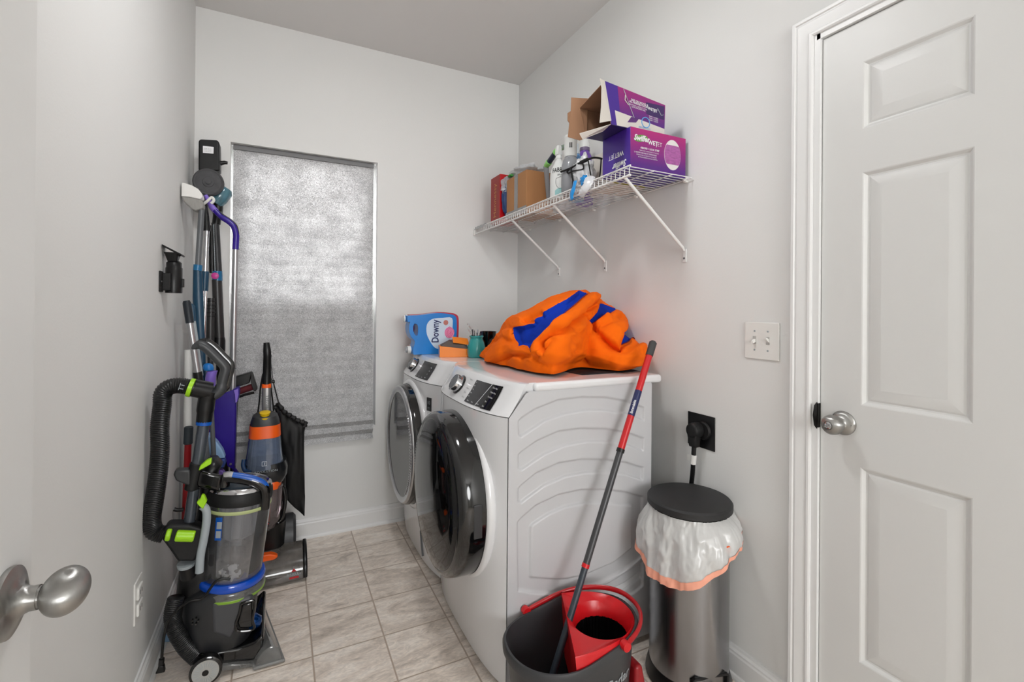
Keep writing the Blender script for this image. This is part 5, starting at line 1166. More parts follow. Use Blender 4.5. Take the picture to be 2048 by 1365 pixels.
# sticker on the bin
def binpt(px, py):
    d = _F+_R*((px-1024)/FPX)-_U*((py-682.5-SHY)/FPX); o_ = CAM-bA; dp = d-axd*d.dot(axd); op = o_-axd*o_.dot(axd)
    a = dp.dot(dp); b = 2*dp.dot(op); c_ = op.dot(op)-(rB*1.045)**2; return CAM+d*((-b-math.sqrt(max(0, b*b-4*a*c_)))/(2*a))
st_ = MB().grid(lambda u_, v_: binpt(432+13*u_-3*v_, 1036+46*v_), 6, 6).build('sticker', BLUE, t, recalc=False)
MB().grid(lambda u_, v_: binpt(434+10*u_-1*v_, 1045+14*v_)+Vector((0, -.0008, 0)), 5, 4).build('sticker_picture', LGR, st_, recalc=False); MB().grid(lambda u_, v_: binpt(432+10*u_-1*v_, 1063+14*v_)+Vector((0, -.0008, 0)), 5, 4).build('sticker_picture', LGR, st_, recalc=False)
# wand
WY = 1.90
wt = c2(460, 1020, WY); w1 = c3(345, 230, WY); w2 = c3(315, 445, WY)
MB().cyl(c2(415, 1335, WY), wt, .0185, n=24).build('wand', mat('wand_slate', (84, 90, 98), .25, metal=.5), t)
MB().cyl(w2, w1, .0165, n=24).build('wand_lower', MATS['wand_slate'], t)
MB().cyl(c3(330, 235, WY), c3(365, 75, WY), .021, n=24, bev=.003).build('wand_clamp', BLKM, t)
br_ = MB(); slab(br_, [c3(240, 110, WY), c3(330, 108, WY), c3(335, 205, WY), c3(300, 195, WY), c3(245, 172, WY), c3(232, 140, WY)], WY-.02, WY+.015); br_.build('hose_clip_arm', DGR, t, bevel=.006, seg=3)
MB().lathe([(.0185, -.012), (.023, -.010), (.024, 0), (.023, .010), (.0185, .012)], wt, (wt-w1), 28).build('blue_collar', BLUE, t, angle=50)
nk = spline([wt, c2(468, 940, WY), c2(480, 860, WY), c2(500, 800, WY)], 5)
MB().tube(nk, [.024]*5+[.026]*6+[.028]*(len(nk)-11), n=20).build('handle_neck', BLK, t)
gr = spline([c2(525, 830, WY), c2(575, 790, WY), c2(600, 700, WY), c2(612, 630, WY), c2(560, 570, WY), c2(490, 500, WY), c2(440, 468, WY), c2(405, 476, WY), c2(370, 497, WY)], 7)
MB().tube(gr, [.020]*10+[.017]*(len(gr)-22)+[.016, .015, .014, .0135, .013, .012, .011, .010, .008, .006, .004, .002], n=16, up=(0, 1, 0), flat=.95).build('grip_handle', mat('grip_grey', (58, 60, 62), .42), t)
MB().tube([p+(Vector((.014, 0, .008))) for p in gr[2:-6]], .007, n=10, up=(0, 1, 0), flat=2.2).build('grip_back', BLKG, t)
MB().tube([p+(Vector((.021, -.004, .010))) for p in gr[4:24]], .0015, n=6).build('grip_blue_line', mat('line_blue', (60, 130, 170), .4), t)
# hose : up, over and down; ribbed
def ribbed(pts, r, pitch=.0058, amp=.0012, n=20):
    P = spline(pts, 10); out = [P[0]]; acc = 0
    seg = []; total = 0
    for a, b in zip(P[:-1], P[1:]): total += (b-a).length; seg.append(total)
    N2 = int(total/(pitch/2)); res = []
    for k_ in range(N2+1):
        d = total*k_/N2; i = next((i for i, v in enumerate(seg) if v >= d-1e-9), len(seg)-1); s0 = seg[i-1] if i else 0
        res.append(P[i].lerp(P[i+1], (d-s0)/(seg[i]-s0+1e-9)))
    return MB().tube(res, [r+(amp if k_ % 2 else -amp) for k_ in range(len(res))], n=n)
HOSE = mat('hose_black', (30, 30, 31), .35)
HY = 1.885
ribbed([c2(470, 790, WY), c2(370, 775, HY), c2(280, 760, HY), c2(205, 775, HY), c2(165, 820, HY), c2(160, 900, HY), at(320, 850, Y=HY), at(320, 900, Y=HY), at(316, 950, Y=HY), at(309, 1000, Y=HY), at(303, 1040, Y=HY), at(309, 1063, Y=HY), at(330, 1070, Y=HY)], .0255).build('hose', HOSE, t, angle=60)
hc = c2(365, 775, HY); MB().lathe([(.026, -.007), (.031, -.006), (.031, .006), (.026, .007)], hc, c2(470, 800, HY)-c2(300, 765, HY), 32).build('lime_ring', LIME, t, angle=50)
MB().cyl(c2(375, 775, HY), c2(500, 800, WY), .029, .031, n=28).build('hose_cuff', BLK, t)
pl_ = MB().text('TT', .02, c2(318, 790, HY)+Vector((0, -.0275, 0)), (.3, 0, 1), (-1, 0, .3)).build('cuff_mark', LGR, t, smooth=False)
ribbed([V(352, 1195, 1.90), V(345, 1230, 1.895), V(352, 1262, 1.89), V(372, 1295, 1.885), V(396, 1318, 1.89)], .024).build('lower_hose', HOSE, t, angle=60)
# tool holder with lime brush
th_ = [c3(165, 470, 1.87), c3(190, 440, 1.87), c3(330, 440, 1.87), c3(400, 460, 1.87), c3(413, 510, 1.87), c3(395, 570, 1.87), c3(350, 655, 1.87), c3(250, 655, 1.87), c3(200, 580, 1.87), c3(162, 530, 1.87)]
slab(MB(), th_, 1.865, 1.92).build('tool_body', BLKM, t, bevel=.008, seg=3)
MB().cyl(c3(182, 500, 1.862), c3(212, 500, 1.862), .019, n=20, bev=.003).build('lime_brush_end', LIME, t)
MB().cyl(c3(240, 505, 1.862), c3(350, 508, 1.862), .018, n=20, bev=.003).build('lime_brush', LIME, t)
MB().loft([MB().ring(c3(300, 665, 1.888), (0, 0, 1), .034, 28, .026), MB().ring(c3(300, 684, 1.888), (0, 0, 1), .030, 28, .024)]).build('grey_cuff', LGR, t)
MB().cyl(c3(303, 683, 1.888), c3(315, 745, 1.895), .022, .023, n=24).build('tool_neck', BLK, t)
# grey side tube and lime latches
MB().tube(spline([c3(395, 330, 1.86), c3(418, 355, 1.86), c3(420, 420, 1.86), c3(405, 520, 1.86), c3(385, 620, 1.86), c3(378, 720, 1.86)], 6), .0125, n=16).build('grey_tube', LGR, t)
slab(MB(), [c3(362, 305, 1.85), c3(385, 285, 1.85), c3(392, 262, 1.85), c3(408, 265, 1.85), c3(424, 300, 1.85), c3(400, 347, 1.85), c3(370, 320, 1.85)], 1.842, 1.862).build('lime_latch', LIME, t, bevel=.003)
slab(MB(), [c3(372, 125, 1.85), c3(380, 98, 1.85), c3(420, 65, 1.85), c3(447, 55, 1.85), c3(447, 85, 1.85), c3(400, 112, 1.85)], 1.850, 1.875).build('lime_latch', LIME, t, bevel=.003)
# power cord
MB().tube(spline([c3(560, 760, 1.85), c3(480, 770, 1.848), c3(400, 870, 1.848), c3(320, 890, 1.85), c3(250, 940, 1.86), c3(195, 1010, 1.86), c3(170, 1100, 1.86), c3(160, 1180, 1.86), c3(157, 1230, 1.86)], 8), .0042, n=10).build('power_cord', BLK, t)
MB().tube([c3(157, 1228, 1.86), c3(154, 1262, 1.86)], .008, n=10).build('cord_collar', BLK, t)
slab(MB(), [c3(140, 1262, 1.86), c3(172, 1262, 1.86), c3(178, 1300, 1.86), c3(120, 1312, 1.86), c3(132, 1290, 1.86)], 1.852, 1.870).build('plug_head', BLK, t, bevel=.003)
# ================================================================ CARPET CLEANER (by the window)
CY = 2.48
def W(x, y, Y=CY): return at(x, y, Y=Y)
def k3(x, y, Y=CY): return at(460+x/4.267, 880+y/4.267, Y=Y)
def k8(x, y, Y=CY): return at(480+x/3.4125, 660+y/3.4125, Y=Y)
t = thing('carpet_cleaner', 'orange and black upright carpet cleaner with a smoky water tank, under the window', 'carpet cleaner', (.0, 2.5, 0))
def csec(xl, xr, y, Yc=CY, ry=.07, n=36, e=.7, Yp=None):
    Yp = Yp or Yc-ry*.12; a = W(xl, y, Yp); b = W(xr, y, Yp); cx, rx = (a.x+b.x)/2, (b.x-a.x)/2; z = (a.z+b.z)/2; out = []
    for i in range(n):
        th = 2*math.pi*i/n; c, s_ = math.cos(th), math.sin(th)
        out.append(Vector((cx+rx*abs(c)**e*(1 if c > 0 else -1), Yc+ry*abs(s_)**e*(1 if s_ > 0 else -1), z)))
    return out
# floor head: faces the camera
hx0, hx1 = -.135, .105
hd = MB(); sec = [(2.335, .012), (2.335, .055), (2.355, .085), (2.42, .128), (2.47, .135), (2.47, .012)]
hd.loft([[Vector((x, y+.0, z)) for y, z in sec] for x in (hx0, hx1)])
hd.build('floor_head', clear('dirty_clear_head', (120, 116, 112), haze=.35, hazecol=(120, 114, 108), rough=.08, gloss=.9, dirt=.7, dscale=20), t, bevel=.006)
MB().bb((hx0+.005, 2.342, .012), (hx1-.004, 2.46, .05)).build('head_core', DGR, t)
MB().loft([[Vector((x, y-.003 if y < 2.4 else y, z+.004)) for y, z in sec] for x in (hx1-.004, hx1+.014)]).build('side_bumper', BLK, t, bevel=.006)
MB().cyl((hx0+.01, 2.39, .035), (hx1-.01, 2.39, .035), .026, n=20).build('brush_roll', mat('brush_grey', (70, 66, 64), .8, var=.4, vscale=80), t)
slab(MB(), [k3(215, 1018, 2.40), k3(250, 985, 2.40), k3(345, 968, 2.40), k3(408, 978, 2.40), k3(405, 995, 2.40), k3(345, 1035, 2.40), k3(225, 1050, 2.40)], 2.385, 2.42).build('orange_latch', ORG, t, bevel=.004)
tx = MB(); q = k3(482, 1172, 2.334); tx.text('BISSELL', .016, (q.x, 2.333, q.z), (1, 0, 0), (0, 0, 1), bold=.0002); tx.build('head_lettering', LGR, t, smooth=False)
MB().bb((q.x+.012, 2.3325, q.z-.014), (q.x+.050, 2.3345, q.z-.006)).build('red_mark', RED, t)
MB().prism([(q.x+.020, 2.3328, q.z+.017), (q.x+.040, 2.3328, q.z+.017), (q.x+.030, 2.3328, q.z+.031)], (0, .001, 0)).build('red_triangle', RED, t)
# wheel housings and lower body
for (x0, x1) in ((.010, .088), (-.150, -.118)):
    MB().lathe([(0, 0), (.085, 0), (.098, .012), (.098, .052 if x0 > 0 else .02), (.085, .064 if x0 > 0 else .03), (0, .064 if x0 > 0 else .03)], (x0, 2.555, .125), (1, 0, 0), 40, sx=.92, sy=1.12, u=(0, 1, 0)).build('wheel_housing', DGR, t, angle=40)
MB().loft([csec(510, 572, 1112, 2.53, .10), csec(505, 572, 1060, 2.53, .10), csec(500, 572, 1040, 2.50, .09)]).build('lower_body', BLK, t)
for sx_ in (-.10, .04): MB().cyl((sx_, 2.58, .05), (sx_+.02, 2.58, .05), .05, n=28, bev=.004).build('rear_wheel', BLKM, t)
# dirty tank, orange handle
MB().loft([csec(512, 553, 1052, ry=.055, Yc=2.46), csec(508, 562, 1035, ry=.065, Yc=2.46), csec(505, 566, 1000, ry=.068, Yc=2.46), csec(506, 567, 968, ry=.068, Yc=2.46)]).build('dirty_tank', clear('smoky_tank', (190, 180, 184), haze=.25, hazecol=(150, 134, 134), rough=.05, gloss=.8), t)
MB().loft([csec(524, 540, 1045, ry=.018, Yc=2.46), csec(527, 543, 975, ry=.018, Yc=2.46)]).build('orange_column', ORG, t)
MB().loft([csec(545, 562, 1050, ry=.025, Yc=2.55), csec(555, 572, 1000, ry=.025, Yc=2.55), csec(552, 572, 950, ry=.03, Yc=2.55)]).build('rear_frame', BLKG, t)
MB().tube(spline([k3(455, 400, 2.44), k3(470, 500, 2.44), k3(455, 620, 2.44), k3(420, 700, 2.44), k3(370, 745, 2.43), k3(270, 790, 2.42)], 6), .010, n=12).build('side_frame', BLKG, t)
MB().loft([csec(516, 562, 973, ry=.072, Yc=2.46), csec(514, 563, 966, ry=.075, Yc=2.46), csec(520, 562, 958, ry=.07, Yc=2.46)]).build('orange_band', ORG, t)
slab(MB(), [k3(262, 745, 2.40), k3(330, 735, 2.40), k3(335, 700, 2.40), k3(270, 705, 2.40)], 2.392, 2.40).build('dark_badge', BLK, t); 
tr = k3(300, 700, 2.39); MB().prism([(tr.x-.014, 2.390, tr.z-.014), (tr.x+.016, 2.390, tr.z-.014), (tr.x+.001, 2.390, tr.z+.010)], (0, .001, 0)).build('red_triangle', RED, t)
# collar
MB().loft([csec(497, 568, 962, ry=.075, Yc=2.47), csec(488, 575, 950, ry=.085, Yc=2.47), csec(487, 576, 935, ry=.087, Yc=2.47), csec(489, 572, 922, ry=.085, Yc=2.47)]).build('collar', mat('collar_black', (28, 30, 33), .25), t)
tx = MB(); q = k3(198, 300, 2.378); tx.text('REVOLUTION', .0135, (q.x+.004, 2.3795, q.z+.003), (1, 0, 0), (0, 0, 1), sx=1.12); tx.build('collar_lettering', LGR, t, smooth=False)
MB().tube(spline([k3(118, 170, 2.43), k3(112, 220, 2.42), k3(130, 265, 2.41), k3(175, 280, 2.39)], 5), .009, n=10).build('blue_cradle', mat('cradle_blue', (30, 60, 100), .2), t)
# clean tank
tk = MB().loft([csec(492, 565, 943, ry=.080, Yc=2.465), csec(489, 568, 930, ry=.082, Yc=2.465), csec(495, 563, 890, ry=.074, Yc=2.465), csec(500, 560, 852, ry=.066, Yc=2.465), csec(501, 559, 845, ry=.064, Yc=2.465)]).build('clean_tank', clear('blue_grey_tank', (190, 200, 216), haze=.42, hazecol=(130, 146, 174), rough=.06, gloss=.7), t)
MB().loft([csec(497, 562, 872, ry=.0725, Yc=2.465), csec(499, 561, 848, ry=.068, Yc=2.465)], cap=False).build('orange_tank_band', ORG, t)
MB().loft([csec(500, 561, 853, ry=.067, Yc=2.465), csec(501, 559, 842, ry=.067, Yc=2.465), csec(505, 555, 831, ry=.062, Yc=2.465), csec(512, 548, 827, ry=.05, Yc=2.465)]).build('tank_lid', DGR, t)
yc_ = W(530, 836, 2.43)
MB().lathe([(0, 0), (.029, 0), (.029, .010), (.021, .013), (.021, .026), (.023, .029), (.018, .031), (0, .031)], (yc_.x, 2.430, yc_.z-.002), (0, -.25, 1), 28).build('yellow_cap', mat('yellow_plastic', (230, 190, 20), .3), t, angle=40)
q = k8(150, 907, 2.375); fr_ = MB()
for (a, b) in (((0, 0), (10, 0)), ((10, 0), (10, 10)), ((10, 10), (0, 10)), ((0, 10), (0, 0))):
    m_ = .0019; fr_.tube([(q.x+a[0]*m_, 2.383, q.z-a[1]*m_), (q.x+b[0]*m_, 2.383, q.z-b[1]*m_)], .0008, n=5)
fr_.text('1', .016, (q.x+.0065, 2.3825, q.z-.0145), (1, 0, 0), (0, 0, 1), bold=.0003).build('tank_mark', WTXT, tk, smooth=False)
# handle
HX = 2.52
MB().tube([W(533, 835, HX), W(533, 771, HX)], .0195, n=16, flat=.6, up=(1, 0, 0)).build('handle_pole', SIL, t)
q = W(538, 817, HX-.013); MB().text('BISSELL', .020, (q.x, q.y, q.z), (0, 0, 1), (-1, 0, 0)).build('handle_lettering', MGR, t, smooth=False)
MB().tube([W(533, 776, HX), W(533, 768, HX)], .0205, n=16, flat=.65, up=(1, 0, 0)).build('orange_ring', ORG, t)
MB().tube(spline([W(533, 769, HX), W(534, 740, HX), W(534.5, 715, HX-.01), W(534, 700, HX-.01), W(533, 686, HX-.005)], 4), [.0185, .0185, .018, .018, .018, .018, .018, .0175, .017, .017, .017, .017, .0165, .0155, .0145, .0135, .013], n=16, flat=.75, up=(1, 0, 0)).build('grip', BLK, t)
MB().tube(spline([W(526, 748, HX), W(521, 775, HX), W(519, 800, HX), W(515, 832, HX)], 5), .0035, n=8).build('handle_cord', BLK, t)
MB().tube(spline([W(541, 745, HX), W(542, 775, HX), W(545, 800, HX), W(548, 828, HX)], 5), .0035, n=8).build('handle_cord', BLK, t)
# ---- drawstring mesh bag hanging from the handle
t = thing('drawstring_bag', 'black mesh drawstring bag hanging from the carpet cleaner handle', 'bag', (.07, 2.54, .3))
BY = 2.62
MB().tube(spline([k8(208, 182, BY), k8(217, 270, BY), k8(228, 350, BY), k8(258, 470, BY), k8(268, 510, BY)], 4), .0016, n=6).build('cord', BLK, t)
MB().tube(spline([k8(160, 150, BY), k8(210, 178, BY-.01), k8(214, 182, BY), k8(205, 300, BY), k8(225, 360, BY), k8(262, 505, BY)], 4), .0014, n=6).build('cord', BLK, t)
MB().cyl(k8(216, 355, BY), k8(238, 353, BY), .008, n=12, bev=.002).build('cord_toggle', BLK, t)
lft = [(238, 545), (250, 600), (275, 720), (290, 850), (300, 960), (310, 1080), (315, 1150), (370, 1215), (432, 1268)]
rgt = [(275, 512), (345, 595), (440, 640), (440, 700), (438, 800), (440, 950), (442, 1100), (444, 1150), (440, 1272)]
lf = spline([k8(*q, BY) for q in lft], 6); rg2 = spline([k8(*q, BY) for q in rgt], 6)
def bagf(u_, v_):
    f = v_*(len(lf)-1); i = min(int(f), len(lf)-2); a = lf[i].lerp(lf[i+1], f-i); b = rg2[i].lerp(rg2[i+1], f-i)
    ph = 2*math.pi*u_; m_ = (a+b)/2; hw = (b.x-a.x)/2; p = Vector((m_.x+hw*math.cos(ph), BY+.028*math.sin(ph)*math.sin(math.pi*min(1, .12+v_*.9)), m_.z+(b.z-a.z)/2*math.cos(ph)))
    p.y += .012*noise.noise(Vector((p.x*22, p.z*5, u_)))
    p.y += .004*noise.noise(Vector((p.x*60, p.z*14, u_))); return p
MB().grid(bagf, 60, 60, closeu=True).build('bag_cloth', mat('black_nylon', (13, 13, 14), .55, bump=.3, bscale=700), t, angle=180, recalc=False)
MB().tube(spline([k8(240, 540, BY-.02), k8(262, 512, BY-.03), k8(300, 560, BY-.035), k8(350, 592, BY-.035), k8(400, 622, BY-.03), k8(442, 636, BY-.02), k8(440, 655, BY-.01)], 5), [.008+.003*((i*7) % 3) for i in range(31)], n=10).build('gathered_hem', MATS['black_nylon'], t)
# ================================================================ TOOLS LEANING IN THE LEFT CORNER
def C5(x, y, Y): return at(340+x/4.0125, 380+y/4.0147, Y=Y)      # enlarged crop of the upper cluster
def C1(x, y, Y): return at(280+x/4.0147, 260+y/4.0147, Y=Y)
def C4(x, y, Y): return at(400+x/5.25, 700+y/5.25, Y=Y)
def C8(x, y, Y): return at(330+x/5.9348, 860+y/5.9348, Y=Y)
# ---- stick vacuum, tallest of the group
Y0 = 2.66
t = thing('stick_vacuum', 'tall black cordless stick vacuum with a round grey filter, standing in the far corner', 'vacuum cleaner', (-.27, Y0, 0))
b_ = [C1(470, 90, Y0-.04), C1(485, 75, Y0-.04), C1(620, 83, Y0-.04), C1(637, 100, Y0-.04), C1(641, 330, Y0-.04), C1(470, 325, Y0-.04)]
slab(MB(), b_, Y0-.045, Y0+.03).build('battery_pack', BLK, t, bevel=.008, seg=3)
lb = MB(); slab(lb, [C1(505, 128, Y0-.046), C1(592, 137, Y0-.046), C1(590, 191, Y0-.046), C1(505, 184, Y0-.046)], Y0-.0462, Y0-.0452).__class__
lb.build('rating_label', WTXT, t, smooth=False)
q = C1(512, 170, Y0-.0468); tl = MB()
for i in range(3): tl.text('Li-ion 21.6 V', .0058, (q.x, Y0-.0466, q.z+.0065*(2-i)-.001), (1, 0, 0), (0, 0, 1), ext=0)
tl.build('label_lettering', DGR, t, smooth=False)
fc = C1(548, 418, Y0-.07)
fl = MB().lathe([(0, 0), (.0605, 0), (.063, -.006), (.063, -.022), (.058, -.027), (.052, -.024), (.046, -.025), (.024, -.023), (.022, -.026), (.012, -.026), (.011, -.030), (0, -.030)], (fc.x, Y0-.045, fc.z), (0, 1, 0), 48).build('filter_disc', mat('filter_grey', (74, 74, 76), .75, var=.25, vscale=60, bump=.3, bscale=200), t, angle=35)
MB().cyl((fc.x, Y0-.05, fc.z), (fc.x, Y0+.04, fc.z), .050, n=32).build('motor_drum', BLK, t)
MB().tube([C1(560, 520, Y0), C1(575, 560, Y0), C1(590, 600, Y0+.0)], .030, n=16).build('cyclone_neck', BLK, t)
MB().lathe([(0, 0), (.034, 0), (.040, .03), (.040, .075), (.030, .09), (0, .09)], C1(600, 590, Y0), C1(700, 455, Y0)-C1(600, 590, Y0), 32).build('dust_cup', clear('teal_clear_cup', (150, 196, 208), haze=.45, hazecol=(110, 160, 176), gloss=.6), t)
MB().tube(spline([C1(620, 520, Y0), C1(628, 600, Y0), C1(620, 690, Y0), C1(612, 758, Y0)], 4), [.021]*8+[.018]*5, n=14).build('pistol_grip', BLK, t)
MB().tube([C1(640, 270, Y0), C1(680, 262, Y0), C1(704, 266, Y0)], [.011, .009, .007], n=10).build('trigger_tab', BLK, t)
MB().cyl(C1(605, 750, Y0), C1(628, 1150, Y0), .0165, n=20).build('wand', DGR, t)
cr = MB(); 
for i in range(26): a = C1(592, 765, Y0-.018).lerp(C1(604, 1130, Y0-.018), i/25); cr.box(a, (.0025, .002, .005))
cr.tube([C1(590, 760, Y0-.017), C1(602, 1135, Y0-.017)], .0015, n=5).build('cord_ladder', LGR, t)
MB().tube([C1(575, 770, Y0), C1(580, 1150, Y0)], .013, n=12).build('folded_arm', BLK, t)
MB().cyl(C1(620, 1135, Y0), C1(622, 1212, Y0), .0215, n=20).build('teal_collar', TEALB, t)
pb_ = C1(602, 1172, Y0-.03); MB().lathe([(0, 0), (.0155, 0), (.0155, .006), (.010, .008), (0, .008)], (pb_.x, Y0-.024, pb_.z), (0, -1, 0), 24).build('magenta_button', mat('magenta_plastic', (196, 50, 140), .35), t)
MB().cyl(C1(618, 1205, Y0), C5(395, 1195, Y0), .0215, .0225, n=20).build('lower_wand', mat('wand_charcoal', (44, 43, 43), .35), t)
MB().lathe([(0, 0), (.0255, 0), (.0265, .03), (.0265, .075), (.0235, .09), (0, .09)], C5(393, 1335, Y0), (0, 0, 1), 24).build('wand_end', BLK, t)
MB().cyl(C5(398, 1330, Y0), at(452, 1010, Y=Y0), .017, n=16).build('floor_tube', BLK, t)
hq = at(448, 1098, Y=2.62); MB().bb((hq.x-.05, 2.60, .004), (hq.x+.04, 2.72, .06)).build('floor_head', BLK, t, bevel=.012, seg=3)
MB().cyl(at(452, 1012, Y=Y0), (hq.x, Y0, .05), .017, n=16).build('swivel_neck', BLK, t)
# ---- purple long-handled dustpan with silver pole
Y1 = 2.545
t = thing('lobby_dustpan', 'purple upright dustpan with a silver pole and a hooked purple grip', 'dustpan', (-.2, Y1, .5))
hk = spline([C1(525, 525, Y1), C1(548, 560, Y1), C1(575, 615, Y1), C1(610, 655, Y1)], 5)
MB().tube(hk, [.007]*4+[.009]*6+[.011]*6, n=12, up=(0, 1, 0), flat=1.2).build('lilac_tip', LIL, t)
gk = spline([C1(600, 645, Y1), C1(650, 695, Y1), C1(715, 738, Y1), C1(755, 780, Y1), C1(772, 840, Y1), C1(770, 900, Y1), C1(767, 962, Y1)], 5)
MB().tube(gk, [.012]*6+[.0135]*(len(gk)-6), n=14).build('hook_grip', mat('deep_purple', (50, 26, 140), .25), t)
MB().tube([p+Vector((.0085, -.004, .0075)) for p in gk[3:22]], .0045, n=8).build('grip_stripe', BLK, t)
pt_, pbm = C1(767, 955, Y1), C4(343, 430, Y1)
MB().cyl(pt_, pbm, .0128, n=20).build('pole', SIL, t)
jn = pt_.lerp(pbm, .84); MB().cyl(jn, jn-(pt_-pbm).normalized()*.003, .0135, n=20).build('pole_joint', MGR, t)
# pan: seen edge-on, a deep folded scoop
out = [(290, 440), (350, 420), (402, 408), (405, 470), (392, 540), (372, 560), (360, 1240), (345, 1252), (290, 1220), (268, 1130), (240, 1050), (190, 980), (120, 900), (90, 860), (130, 740), (150, 650), (165, 520), (215, 480)]
PD = mat('dustpan_purple', (40, 14, 132), .3)
P_ = [C4(*q, Y1-.03) for q in out]
slab(MB(), P_, Y1-.035, Y1-.030).build('pan_floor', PD, t, bevel=.0015)
rim = P_+[P_[0]]
def wall_strip(Q, y0, y1, name):
    mb = MB(); n = len(Q); vs = [Vector((p.x, y0, p.z)) for p in Q]+[Vector((p.x, y1, p.z)) for p in Q]
    return mb.add(vs, [(i, i+1, n+i+1, n+i) for i in range(n-1)]).build(name, PD, t, thick=.003, recalc=False)
wall_strip([C4(*q, Y1-.03) for q in out[1:8]], Y1-.03, Y1+.06, 'pan_wall'); wall_strip([C4(*q, Y1-.03) for q in out[8:15]], Y1-.03, Y1+.05, 'pan_wall')
MB().prism([C4(*q, Y1-.04) for q in [(355, 425), (402, 408), (405, 470), (390, 545), (372, 555), (368, 470)]], (0, -.006, 0)).build('lilac_edge', LIL, t, bevel=.001)
MB().cyl(C4(322, 1200, Y1-.036), C4(322, 1200, Y1-.036)+Vector((0, -.004, 0)), .005, n=12).build('rivet', SIL, t)
MB().tube([C4(350, 1245, Y1), C4(420, 1330, Y1), at(482, 1075, Y=Y1)], .008, n=8).build('lower_stem', PD, t)
qz = at(482, 1075, Y=Y1); MB().tube([qz, (qz.x, Y1, .01)], .008, n=8).bb((qz.x-.03, Y1-.02, .002), (qz.x+.03, Y1+.03, .014)).build('foot_rest', PD, t, bevel=.003)
# ---- black brush head poking out beside the dustpan
t = thing('brush_head', 'black vacuum brush head with dark red bristles, held up beside the purple dustpan', 'vacuum brush', (-.1, 2.68, .8))
Yb = 2.665
q1 = [C4(373, 285, Yb), C4(535, 235, Yb), C4(603, 420, Yb), C4(565, 445, Yb), C4(410, 510, Yb), C4(380, 400, Yb)]
MB().prism([C4(*q, Yb) for q in [(360, 288), (535, 236), (545, 250), (520, 350), (430, 380), (360, 395)]], (0, .05, 0)).build('housing', BLK, t, bevel=.004)
MB().prism([C4(*q, Yb) for q in [(535, 236), (552, 250), (603, 415), (580, 440), (560, 430), (532, 340)]], (0, .05, 0)).build('end_plate', mat('soft_black', (40, 38, 38), .5), t, bevel=.002)
MB().cyl(C4(400, 440, Yb+.02), C4(550, 390, Yb+.02), .016, n=20).build('brush_roll', mat('dark_red_bristle', (92, 20, 30), .8, var=.5, vscale=80), t)
MB().tube([C4(400, 500, Yb+.02), C4(480, 470, Yb+.02), C4(570, 450, Yb+.02)], .006, n=8).build('lower_bar', BLK, t)
MB().cyl(C4(380, 380, Yb+.03), at(466, 900, Y=Yb+.03), .012, n=14).cyl(at(466, 900, Y=Yb+.03), (at(466, 900, Y=Yb+.03).x, Yb+.03, .02), .012, n=14).build('support_tube', BLK, t)
# ---- white broom, head up against the left wall
Y2 = 2.44
t = thing('broom', 'white-headed broom with grey bristles leaning head-up against the left wall', 'broom', (-.34, Y2, .5))
hd_ = [C1(330, 435, Y2), C1(350, 430, Y2), C1(420, 452, Y2), C1(470, 480, Y2), C1(500, 515, Y2), C1(508, 545, Y2), C1(490, 565, Y2), C1(400, 545, Y2), C1(320, 540, Y2), C1(322, 480, Y2)]
for p in hd_: p.x = max(p.x, L+.006)
slab(MB(), hd_, Y2-.02, Y2+.04).build('head', WHP, t, bevel=.010, seg=3)
br2 = [C1(322, 538, Y2), C1(400, 545, Y2), C1(495, 563, Y2), C1(515, 600, Y2), C1(512, 635, Y2), C1(450, 655, Y2), C1(420, 640, Y2), C1(360, 585, Y2)]
for p in br2: p.x = max(p.x, L+.006)
slab(MB(), br2, Y2-.016, Y2+.036).build('bristles', mat('grey_bristle', (150, 148, 144), .9, var=.2, vscale=60, stretch=(4, 1, .6)), t, bevel=.004)
MB().cyl(C1(495, 640, Y2), C1(466, 1090, Y2), .0115, n=18).build('pole', MGR, t)
MB().cyl(C1(466, 1085, Y2), C1(462, 1130, Y2), .0170, n=18).build('teal_cap', TEALB, t)
q0, q1_, q2_ = C1(462, 1125, Y2), C5(225, 870, Y2), at(404, 840, Y=Y2)
MB().tube([q0, q1_, C5(250, 1330, Y2), q2_], [.0165, .020, .0165, .014], n=16, flat=.7, up=(1, 0, 0)).build('teal_sleeve', TEAL, t)
fl_ = Vector((q2_.x+.01, Y2, .003)); MB().cyl(q2_, fl_, .010, n=14).build('lower_pole', MGR, t)
# ---- chrome steam mop pole with black top and teal collar
Y3 = 2.52
t = thing('steam_mop', 'slim chrome pole with a black top and dark teal collar, leaning behind the purple hook', 'mop', (-.3, Y3, .5))
MB().loft([MB().ring(C5(278, 100, Y3), (0, 0, 1), .009, 16), MB().ring(C5(288, 210, Y3), (0, 0, 1), .013, 16), MB().ring(C5(296, 330, Y3), (0, 0, 1), .0155, 16)]).build('black_grip', BLK, t)
MB().tube(spline([C5(262, 120, Y3-.02), C5(300, 90, Y3-.03), C5(335, 60, Y3-.03), C5(352, 85, Y3-.03), C5(330, 110, Y3-.03)], 4), .006, n=8).build('white_hook', WHP, t)
MB().cyl(C5(296, 330, Y3), C5(282, 660, Y3), .0105, n=18).build('upper_pole', CHR, t)
MB().cyl(C5(284, 655, Y3), C5(275, 812, Y3), .0155, n=18).build('teal_collar', TEAL, t)
for dx in (-12, 14): MB().cyl(C5(274+dx, 808, Y3), C5(262+dx*.6, 1240, Y3), .0068, n=14).build('twin_tube', CHR, t)
e_ = C5(262, 1240, Y3); MB().cyl(e_, at(411, 880, Y=Y3), .010, n=14).cyl(at(411, 880, Y=Y3), (at(411, 880, Y=Y3).x, Y3, .02), .010, n=14).build('lower_tube', TEALB, t)
